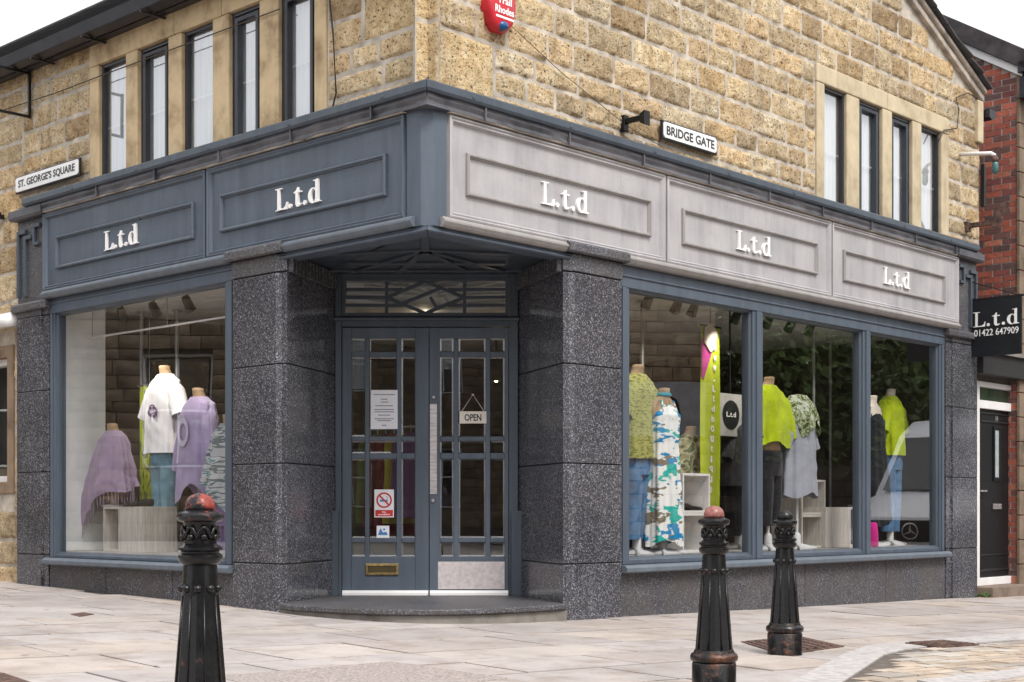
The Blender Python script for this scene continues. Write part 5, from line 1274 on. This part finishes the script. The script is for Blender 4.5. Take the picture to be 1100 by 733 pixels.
# ceiling tracks with spotlights
def track(F, u0, u1, n, label):
    b = MB(); b.box(F, u0, u1, n-.018, n+.018, 2.745, 2.788); return tag(b.build('lighting_track', M['black'], None, org=F.pt(u0,n,2.745)), label, 'lighting track')
track(FL, 2.5, 5.1, -.30, 'black ceiling track along the window on the square')
track(FR, 2.4, 7.7, -.30, 'black ceiling track along the street window')
sp_proto = None
_sb = []
def street_beam(d):
    if not _sb: e = d.copy(); e.energy = 13; _sb.append(e)
    return _sb[0]
def spot(F, px, py, n, turn, tilt, label, lit=False):
    global sp_proto
    u, z = S(F, px, py, n); o = F.pt(u, n, 2.70)
    if sp_proto is None:
        r = thing('spotlight', (0,0,0), 'x', 'spotlight', 'black spotlights under the shop ceiling')
        b = MB(); b.tube([(0,0,.045),(0,0,-.035)], .011, 8); b.build('stem', M['black'], r)
        b = MB(); a = Vector((0,.06,-.075)).normalized(); p = Vector((0,-.03,-.035))
        b.tube([tuple(p), tuple(p+a*.02), tuple(p+a*.06), tuple(p+a*.135)], [.028,.038,.04,.047], 16); b.build('head', M['black'], r, auto=40)
        l = bpy.data.lights.new('spot_beam', 'SPOT'); l.energy = 30; l.color = (1,.92,.8); l.spot_size = R_(80); l.spot_blend = .7; l.shadow_soft_size = .04
        lo = bpy.data.objects.new('spot_beam', l); col.objects.link(lo); lo.parent = r; lo.location = (0,.062,-.15); lo.rotation_euler = (math.atan2(.06,.075),0,0)
        sp_proto = r; q = r
    else: q = copy_tree(sp_proto)
    q.location = o; q.rotation_euler.z = turn; q['label'] = label
    if F is FR:
        for ch in q.children:
            if ch.type == 'LIGHT': ch.data = street_beam(ch.data)
    return q
L0 = math.atan2(FL.en[1], FL.en[0])-math.pi/2
R0 = math.atan2(FR.en[1], FR.en[0])-math.pi/2
for i, px in enumerate((131,165,201)):
  q_ = spot(FL, px, 325, -.30, L0+math.pi+.3, 0, ['leftmost of three black spotlights above the lilac clothes on the square','middle of three black spotlights above the lilac clothes on the square','black spotlight nearest the granite pier in the window on the square'][i])

for px, lab in ((697,'black spotlight above the lime crochet top'),(728,'black spotlight above the patterned maxi dress'),(746,'black spotlight just left of the lime banner'),(792,'black spotlight right of the lime banner near the first mullion'),(826,'black spotlight just right of the first mullion'),(850,'black spotlight above the grey dress'),(871,'black spotlight over the tall pale cube shelves'),(935,'black spotlight just right of the second mullion')):
    spot(FR, px, 340, -.30, R0+math.pi-.3, 0, lab)
# lit lamps further inside, seen through the door and its transom
def lit(x, y, z, label):
    r = thing('ceiling_lamp', (x,y,z), label, 'lamp')
    b = MB(); b.tube([(x,y,2.79),(x,y,z+.02)], .008, 6); b.lathe([(.02,.06),(.04,.02),(.05,-.03),(.046,-.035)], x, y, 14, z=z); b.build('housing', M['black'], r, auto=40)
    b = MB(); b.ball((x,y,z-.03), .02, 1, 10); b.build('bulb', M['lamp'], r, smooth=True)
    l = bpy.data.lights.new('shop_lamp', 'POINT'); l.energy = 1.2; l.color = (1,.8,.55); l.shadow_soft_size = .05
    lo = bpy.data.objects.new('bulb_light', l); col.objects.link(lo); lo.parent = r; lo.location = (0,0,-.1)
lit((456-550)/F_PX*14.3, 14.3, H+(549-327)*14.3/F_PX, 'lit lamp seen through the fretted transom above the doors')
lit((533-550)/F_PX*15.6, 15.6, H+(549-406)*15.6/F_PX, 'lit lamp seen through the right leaf of the shop door')
# white tubular frame hung inside the window on the square
hf = thing('hanging_rail', FL.pt(2.62,-.34,ZD), 'thin white tubular frame spanning the window on the square above the mannequins', 'rail')
b = MB(); b.tube([FL.pt(5.0,-.34,2.45), FL.pt(2.45,-.34,2.45)], .010, 8); b.build('crossbar', M['white_pvc'], hf, smooth=True)
b = MB(); b.tube([FL.pt(2.62,-.34,ZD), FL.pt(2.62,-.34,2.44)], .009, 8); b.build('upright', M['white_pvc'], hf, smooth=True)
for u in (4.95, 3.7): b = MB(); b.tube([FL.pt(u,-.34,2.46), FL.pt(u,-.34,2.79)], .004, 6); b.build('wire', M['pole'], hf)
# clothes rails with garments deeper in the shop
gid = 0
def rail(a, b, along, cols_, label):
    F = Frame(Wp(a, b, 0)[:2], along, (-along[1], along[0])); L = .11*len(cols_)+.1
    r = thing('clothes_rail', F.pt(0,0,.1), label, 'clothes rail', 'clothes rails inside the shop')
    t = MB(); t.tube([F.pt(0,0,1.55),F.pt(L,0,1.55)], .013, 8); t.build('rail', M['pole'], r)
    for u in (0.0, L):
        q = MB(); q.tube([F.pt(u,0,.12),F.pt(u,0,1.56)], .013, 8); q.tube([F.pt(u,-.22,.112),F.pt(u,.22,.112)], .013, 8); q.build('leg', M['pole'], r)
    for k, (m, hem) in enumerate(cols_):
        u = .1+k*.11; g = thing('hanging_garment', F.pt(u,0,hem), f'{GN[m]} garment on the {label.split(" rail ")[0].split(" with ")[0]} rail {label.split(" rail ")[1] if " rail " in label else ""}'.strip(), 'garment', 'garments on the rails inside the shop')
        b = MB(); garment(b, F, [(1.50,u,0,.02,.03),(1.46,u,0,.03,.12),(1.40,u,0,.04,.2),(1.15,u,0,.045,.2),(hem,u,0,.05,.23)], seg=24, n=10, fold=.12, freq=5, seed=k*1.7); b.build('cloth', m, g, smooth=True)
        h = MB(); h.tube([F.pt(u,0,1.5),F.pt(u,0,1.545),F.pt(u,.012,1.565),F.pt(u,0,1.575)], .004, 6); h.build('hook', M['pole'], g)
dk = [cloth_mat('wine_knit', (.22,.03,.05)), cloth_mat('navy_knit', (.04,.05,.12)), cloth_mat('rust_knit', (.30,.10,.04)), cloth_mat('moss_knit', (.14,.17,.06)), cloth_mat('stone_knit', (.36,.31,.25)), cloth_mat('yellow_knit', (.5,.4,.05)), cloth_mat('plum_knit', (.18,.08,.2))]
GN = {m: n for m, n in zip(dk, ('wine red','navy','rust','moss green','stone','mustard','plum'))}
rail(1.95, 1.75, dL, [(dk[6],.75),(dk[5],.7),(dk[0],.6),(dk[0],.65),(dk[3],.7)], 'mixed with plum end rail behind the left door leaf')
rail(1.7, 3.6, dR, [(dk[4],.7),(dk[1],.6),(dk[2],.65),(dk[4],.75),(dk[0],.7),(dk[1],.6)], 'long dark rail behind the street window')
rail(2.6, 5.6, dR, [(dk[1],.6),(dk[4],.7),(dk[3],.65),(dk[6],.75),(dk[1],.6)], 'muted rail at the back of the street side')

# ------------------------------------------------------------------ across the street: what the glass reflects
def opposite(name, o, eu, en, L, Hh, wins, label, m, dark=.9):
    F = Frame(o, eu, en); r = thing(name, (o[0]+eu[0]*L/2, o[1]+eu[1]*L/2, 0), label, 'building')
    zs = [-1.5]; ws = [(a,b,c,d) for a,b,c,d in wins]
    ue = sorted(set([0,L]+[x for w in ws for x in w[:2]])); ze = sorted(set([-1.5,Hh]+[x for w in ws for x in w[2:]]))
    wl_ = MB(); wl2 = MB()
    stone_wall(wl_, wl2, F, .02, lambda z: L-.02, rows(.4, Hh, .17, .25), ws, .05, wid=(.25,.5), res=.07)
    fs_ = MB()
    for i in range(len(ue)-1):
        for j in range(len(ze)-1):
            um, zm = (ue[i]+ue[i+1])/2, (ze[j]+ze[j+1])/2
            if any(a < um < b and c < zm < d for a,b,c,d in ws): continue
            fs_.box(F, ue[i], ue[i+1], -.4, 0, ze[j], ze[j+1], (.35,.35,.36))
    bw_ = MB(); bw_.box(F, 0, L, -6, -.8, -1.5, Hh); bw_.build('rear_block', M['dark_room'], r)
    w0_ = fs_.build('wall', m, r); wl_.build('stone_facing', m, w0_, smooth=True, recalc=False)
    rf_ = MB(); rf_.hexa([F.pt(-.2,.3,Hh),F.pt(L+.2,.3,Hh),F.pt(L+.2,-6,Hh),F.pt(-.2,-6,Hh),F.pt(-.2,.3,Hh+.15),F.pt(L+.2,.3,Hh+.15),F.pt(L+.2,-4,Hh+1.2),F.pt(-.2,-4,Hh+1.2)]); rf_.build('roof', M['slate'], r)
    for a, b, c, d in ws:
        w = MB(); w.ring(F, a, b, c, d, [(0,-.3),(0,-.08),(.035,-.08),(.035,-.3)]); w.box(F, a+.07, b-.07, -.2, -.1, (c+d)/2-.016, (c+d)/2+.016); w.box(F, (a+b)/2-.012, (a+b)/2+.012, -.19, -.11, c+.07, d-.07); wo = w.build('window', M['white_pvc'], r)
        g = MB(); g.quad([F.pt(a+.07,-.15,c+.07),F.pt(b-.07,-.15,c+.07),F.pt(b-.07,-.15,d-.07),F.pt(a+.07,-.15,d-.07)]); g.build('pane', M['glass_up'], wo, recalc=False)
    return F, r
def block_stone_mat(name, k=1.0):
    m, nt, p = newmat(name); co = coords(nt); a = nt.nodes.new('ShaderNodeVertexColor'); a.layer_name = 'tone'
    c = ramp(nt, ntex(nt, co, 4, 6, .7), [(.3,(.20*k,.15*k,.10*k)),(.5,(.42*k,.33*k,.23*k)),(.7,(.62*k,.5*k,.37*k))])
    c = mixc(nt, 1.0, c, a.outputs[0], 'MULTIPLY')
    nt.links.new(c, p.inputs['Base Color']); p.inputs['Roughness'].default_value = .9; return m
def wgrid(L, z0s, w=1.0, h=1.5, gap=2.3): return [(u, u+w, z, z+h) for z in z0s for u in [gap*.5+gap*k for k in range(int((L-gap)/gap)+1)]]
bs = block_stone_mat('coursed_sandstone'); bs_dark = block_stone_mat('darkened_sandstone', .36)  # one stone, lightened and darkened: reflection brightness put into the colour
opposite('terrace_building', (-13.5,4.0), (0,1), (1,0), 26, 5.0, wgrid(26,(1.5,),1.1,1.8,2.7), 'dark sandstone terrace across the square, seen only as a reflection', bs_dark)
opposite('stone_building', (16,-12), (-1,0), (0,1), 32, 6.4, wgrid(32,(.9,3.8)), 'long sandstone building behind the camera, seen only as a reflection', bs_dark)
Fo, ro = opposite('street_building', (12.2,2.0), (.07,.9975), (-.9975,.07), 13.1, 5.4, [(1.0,2.2,3.4,4.8),(5.0,6.2,3.4,4.8)], 'sandstone building across the street with a grey sign board, seen only as a reflection', bs)
b = MB(); b.box(Fo, 6.0, 12.9, .002, .1, 2.05, 2.95); b.build('sign_board', pmat('grey_sign_board', (.5,.5,.52), .6), ro)
b = MB(); text_mesh(b, Fo, 'CO', 12.25, 2.28, .42, .42, .1005, .108, .04, flip=True); b.build('sign_lettering', M['black_letter'], ro)
b = MB(); b.box(Fo, 6.0, 12.9, .002, .04, -.6, 2.0); b.build('dark_shopfront', M['black'], ro)
# low wall across the street and trees behind it
lw_ = MB(); Fw_ = Frame((13.2,15.2), (.45,.893), (-.893,.45)); 
for k in range(34):
    for j in range(9): lw_.box(Fw_, k*.5+(.25 if j % 2 else 0)+.01, k*.5+.5+(.25 if j % 2 else 0)-.01, -.4, random.uniform(-.02,.02), -.9+j*.28+.008, -.9+j*.28+.272)
tag(lw_.build('boundary_wall', pmat('dark_wall_stone', (.085,.07,.055), .9, var=.5, scale=4), None, org=Fw_.pt(8,0,-.9)), 'low dark stone wall across the street, seen only as a reflection', 'wall')
def tree(x, y, h, r, label):
    t = thing('broadleaf_tree', (x,y,-1), label, 'tree', 'trees across the street seen in the glass')
    b = MB(); b.tube([(x,y,-1.2),(x+.1,y,h*.3),(x,y+.1,h*.6),(x,y,h*.85)], [.3,.24,.16,.05], 9)
    for k in range(7):
        a = k*2.4; z = h*(.3+.07*k); b.tube([(x,y,z),(x+r*.4*math.cos(a),y+r*.4*math.sin(a),z+h*.14),(x+r*.75*math.cos(a),y+r*.75*math.sin(a),z+h*.2)], [.1,.06,.02], 6)
    b.build('trunk', pmat('bark', (.06,.05,.04), .9), t, smooth=True)
    c = MB(); cl = []
    for k in range(46):
        a, e, q = random.random()*6.28, random.uniform(-.9,1), random.random()**.5
        cl.append((Vector((x+r*q*math.cos(a)*math.sqrt(1-e*e*.6), y+r*q*math.sin(a)*math.sqrt(1-e*e*.6), h*.55+h*.45*e*.95)), random.uniform(.22,.4)*r, random.uniform(.5,1.5)))
    for cen, rad, tn in cl:
        for k in range(300):
            d = Vector((random.gauss(0,1),random.gauss(0,1),random.gauss(0,.8))).normalized()*rad*random.uniform(.55,1.05); p = cen+d
            n1 = Vector((random.gauss(0,1),random.gauss(0,1),random.gauss(0,1)+.8)).normalized(); s1 = n1.cross(Vector((random.random(),random.random(),.3))).normalized()*random.uniform(.07,.14); s2 = n1.cross(s1).normalized()*random.uniform(.04,.085)
            q = tn*random.uniform(.7,1.3); c.quad([tuple(p-s1),tuple(p-s2),tuple(p+s1),tuple(p+s2)], (q,q,q*.9))
    c.build('crown', leaf_mat('leaf_green', (.10,.15,.045)), t, recalc=False)
for k, (x, y, h, r) in enumerate(((17.2,17.5,5.6,3.0),(19.5,21,6.0,3.2),(22,26,6.6,3.6),(20.5,30,6.4,3.4),(26,31,7.2,4.0),(24,20.5,6.9,4))): tree(x, y, h, r, ['broad tree just over the low street wall','second tree along the street wall','tall tree far along the street','tree at the far end of the street wall','tallest far tree behind the others','tall tree standing back from the street wall'][k]+', seen as a reflection')
hl = MB(); rings = []
for i in range(25):
    t = i/24; x0, y0 = 30+18*t*0+6*math.sin(t*5), -20+100*t
    rings.append([(x0,y0,-1.2),(x0+6,y0,3.2+.8*noise.noise(Vector((t*9,0,0)))),(x0+16,y0,6.2+1.2*noise.noise(Vector((t*7,3,0)))),(x0+40,y0,8.5+1.5*noise.noise(Vector((t*5,8,0)))-2.5),(x0+70,y0,-2)])
hl.loft(rings, close=False, cap0=False, cap1=False); tag(hl.build('sky_block_hill', pmat('sky_block_green', (.035,.05,.02), .95, var=.5, scale=1.6, bmp=1, bscale=2), None, smooth=True, recalc=False), kind='structure')  # added hill out of view, blocks sky behind the reflected trees
# white van on the street
def van(x, y, ang):
    r = thing('parked_van', (0,0,0), 'white van with a sloping windscreen, seen reflected beside the lime tee', 'van')
    X = Frame((0,0), (1,0), (0,1))      # u across, n forward
    b = MB(); w = .93
    side = [(-4.9,.28),(-.25,.28),(.0,.34),(.03,.70),(-.02,.90),(-.30,1.08),(-.85,1.20),(-1.62,2.05),(-2.1,2.28),(-4.9,2.34)]
    def sec(ww, k): return [(ww*1.0, yy, zz) for yy, zz in side]
    rings = []
    for ww, sq in ((-w,.0),(-w+.05,.03),(-.55,.05),(0,.08),(.55,.05),(w-.05,.03),(w,.0)):
        rings.append([(ww*(1-.10*max(0,(zz-1.05)/1.3)), yy+ (sq*1.6 if yy > -1.0 else sq*.4), zz+(sq*.3 if zz > 2 else 0)) for yy, zz in side])
    b.loft(rings); body = b.build('body', pmat('white_van_paint', (.70,.71,.74), .25, var=.03), r, auto=35, bevel=0)
    g = MB(); rg_ = []
    for ww, sq in ((-.80,.045),(-.55,.05),(0,.08),(.55,.05),(.80,.045)):
        col_ = []
        for t in (.06,.35,.65,.95):
            yy, zz = -.85-.77*t, 1.20+.85*t; bulge = sq*1.6*(1-t)+sq*.4*t
            col_.append((ww*(1-.10*max(0,(zz-1.05)/1.3)), yy+bulge+.028, zz+.018))
        rg_.append(col_)
    g.loft(rg_, close=False, cap0=False, cap1=False); g.build('windscreen', pmat('dark_screen', (.03,.035,.04), .08), body, smooth=True)
    g = MB(); g.extr(X, [(-.62,.58),(.62,.58),(.72,.86),(-.72,.86)], .10, .165); g.build('grille', M['black'], body)
    e = MB(); F3 = X
    e.loft([[(k*math.cos(t), n, .72+k*math.sin(t)) for t in [2*math.pi*i/24 for i in range(24)]] for k, n in ((.11,.15),(.11,.175),(.095,.18),(.095,.15))], cap0=False, cap1=False)
    for k in range(3):
        a = math.pi/2+k*2.0944; e.hexa([(-.012*math.sin(a)*-1, .165, .72), (.105*math.cos(a), .165, .72+.105*math.sin(a)), (.105*math.cos(a), .178, .72+.105*math.sin(a)), (0,.178,.72), (.018*math.cos(a+1.57), .165, .72+.018*math.sin(a+1.57)), (.105*math.cos(a), .166, .722+.105*math.sin(a)), (.105*math.cos(a), .179, .722+.105*math.sin(a)), (.018*math.cos(a+1.57), .178, .72+.018*math.sin(a+1.57))])
    e.build('badge', M['steel'], body)
    for sg in (-1,1):
        h = MB(); h.extr(X, [(sg*.70,.70),(sg*.90,.76),(sg*.92,1.06),(sg*.80,1.0)], .0, .10); h.build('headlight', pmat('headlight_glass', (.30,.33,.37), .1), r)
        s = MB(); s.quad([(sg*.935,-1.15,1.2),(sg*.935,-2.0,1.2),(sg*.885,-2.0,1.85),(sg*.90,-1.55,1.85)]); s.build('side_window', pmat('side_glass', (.02,.022,.025), .08), r)
        for yy in (-.9,-4.1):
            wv = MB(); wv.loft([[(sg*xx, yy+k*math.cos(t), .31+k*math.sin(t)) for t in [2*math.pi*i/24 for i in range(24)]] for k, xx in ((.31,.75),(.33,.80),(.33,.92),(.2,.94))]); wv.build('wheel', M['black'], r, auto=40)
        m2 = MB(); m2.ball((sg*1.08,-1.15,1.3), .12, 1.5, 10); m2.tube([(sg*.9,-1.1,1.22),(sg*1.05,-1.15,1.25)], .03, 6); m2.build('wing_mirror', M['black'], r, smooth=True)
    wp_ = MB(); wp_.box(X, -.28, .28, .12, .175, .33, .43); wp_.build('number_plate', M['paper'], body)
    r.location = (x, y, gz(x)); r.rotation_euler.z = ang; r.scale = (1.08,1.12,1.12)
van(9.94, 17.35, math.atan2(-.643,-.766)-math.pi/2)

# ------------------------------------------------------------------ sky, sun, camera
w = bpy.data.worlds.new('World'); scene.world = w; w.use_nodes = True; nt = w.node_tree
bg = nt.nodes['Background']; sky = nt.nodes.new('ShaderNodeTexSky'); sky.sky_type = 'NISHITA'; sky.sun_disc = False
SUN_EL, SUN_AZ = R_(52), R_(150)
sky.sun_elevation = SUN_EL; sky.sun_rotation = SUN_AZ; sky.dust_density = 6; sky.air_density = 1.0; sky.ozone_density = 1
hs_ = nt.nodes.new('ShaderNodeHueSaturation'); hs_.inputs['Saturation'].default_value = .25; nt.links.new(sky.outputs[0], hs_.inputs['Color']); cl_ = mixc(nt, .6, hs_.outputs[0], (9.0,9.1,9.4)); nt.links.new(cl_, bg.inputs[0]); bg.inputs[1].default_value = .115   # thin bright cloud over the blue
sl = bpy.data.lights.new('sun', 'SUN'); sl.energy = 1.5; sl.angle = R_(18); sl.color = (1,.96,.9); so_ = bpy.data.objects.new('sun', sl); col.objects.link(so_)
d = Vector((math.sin(SUN_AZ)*math.cos(SUN_EL), math.cos(SUN_AZ)*math.cos(SUN_EL), math.sin(SUN_EL)))
so_.rotation_euler = (-d).to_track_quat('-Z', 'Y').to_euler(); so_.location = (0,0,20)
cam = bpy.data.cameras.new('camera'); cam.sensor_width = 36; cam.lens = F_PX/1100*36; cam.shift_y = (549-366.5)/1100; cam.clip_end = 600; cam.clip_start = .05
co_ = bpy.data.objects.new('camera', cam); col.objects.link(co_); co_.location = (0,0,H); co_.rotation_euler = (R_(90),0,0); scene.camera = co_
scene.view_settings.view_transform = 'Standard'; scene.view_settings.look = 'None'; scene.view_settings.exposure = .80; scene.view_settings.gamma = 1
scene.cycles.max_bounces = 8; scene.cycles.transparent_max_bounces = 12; scene.cycles.diffuse_bounces = 4; scene.cycles.caustics_reflective = False
scene.cycles.use_denoising = True
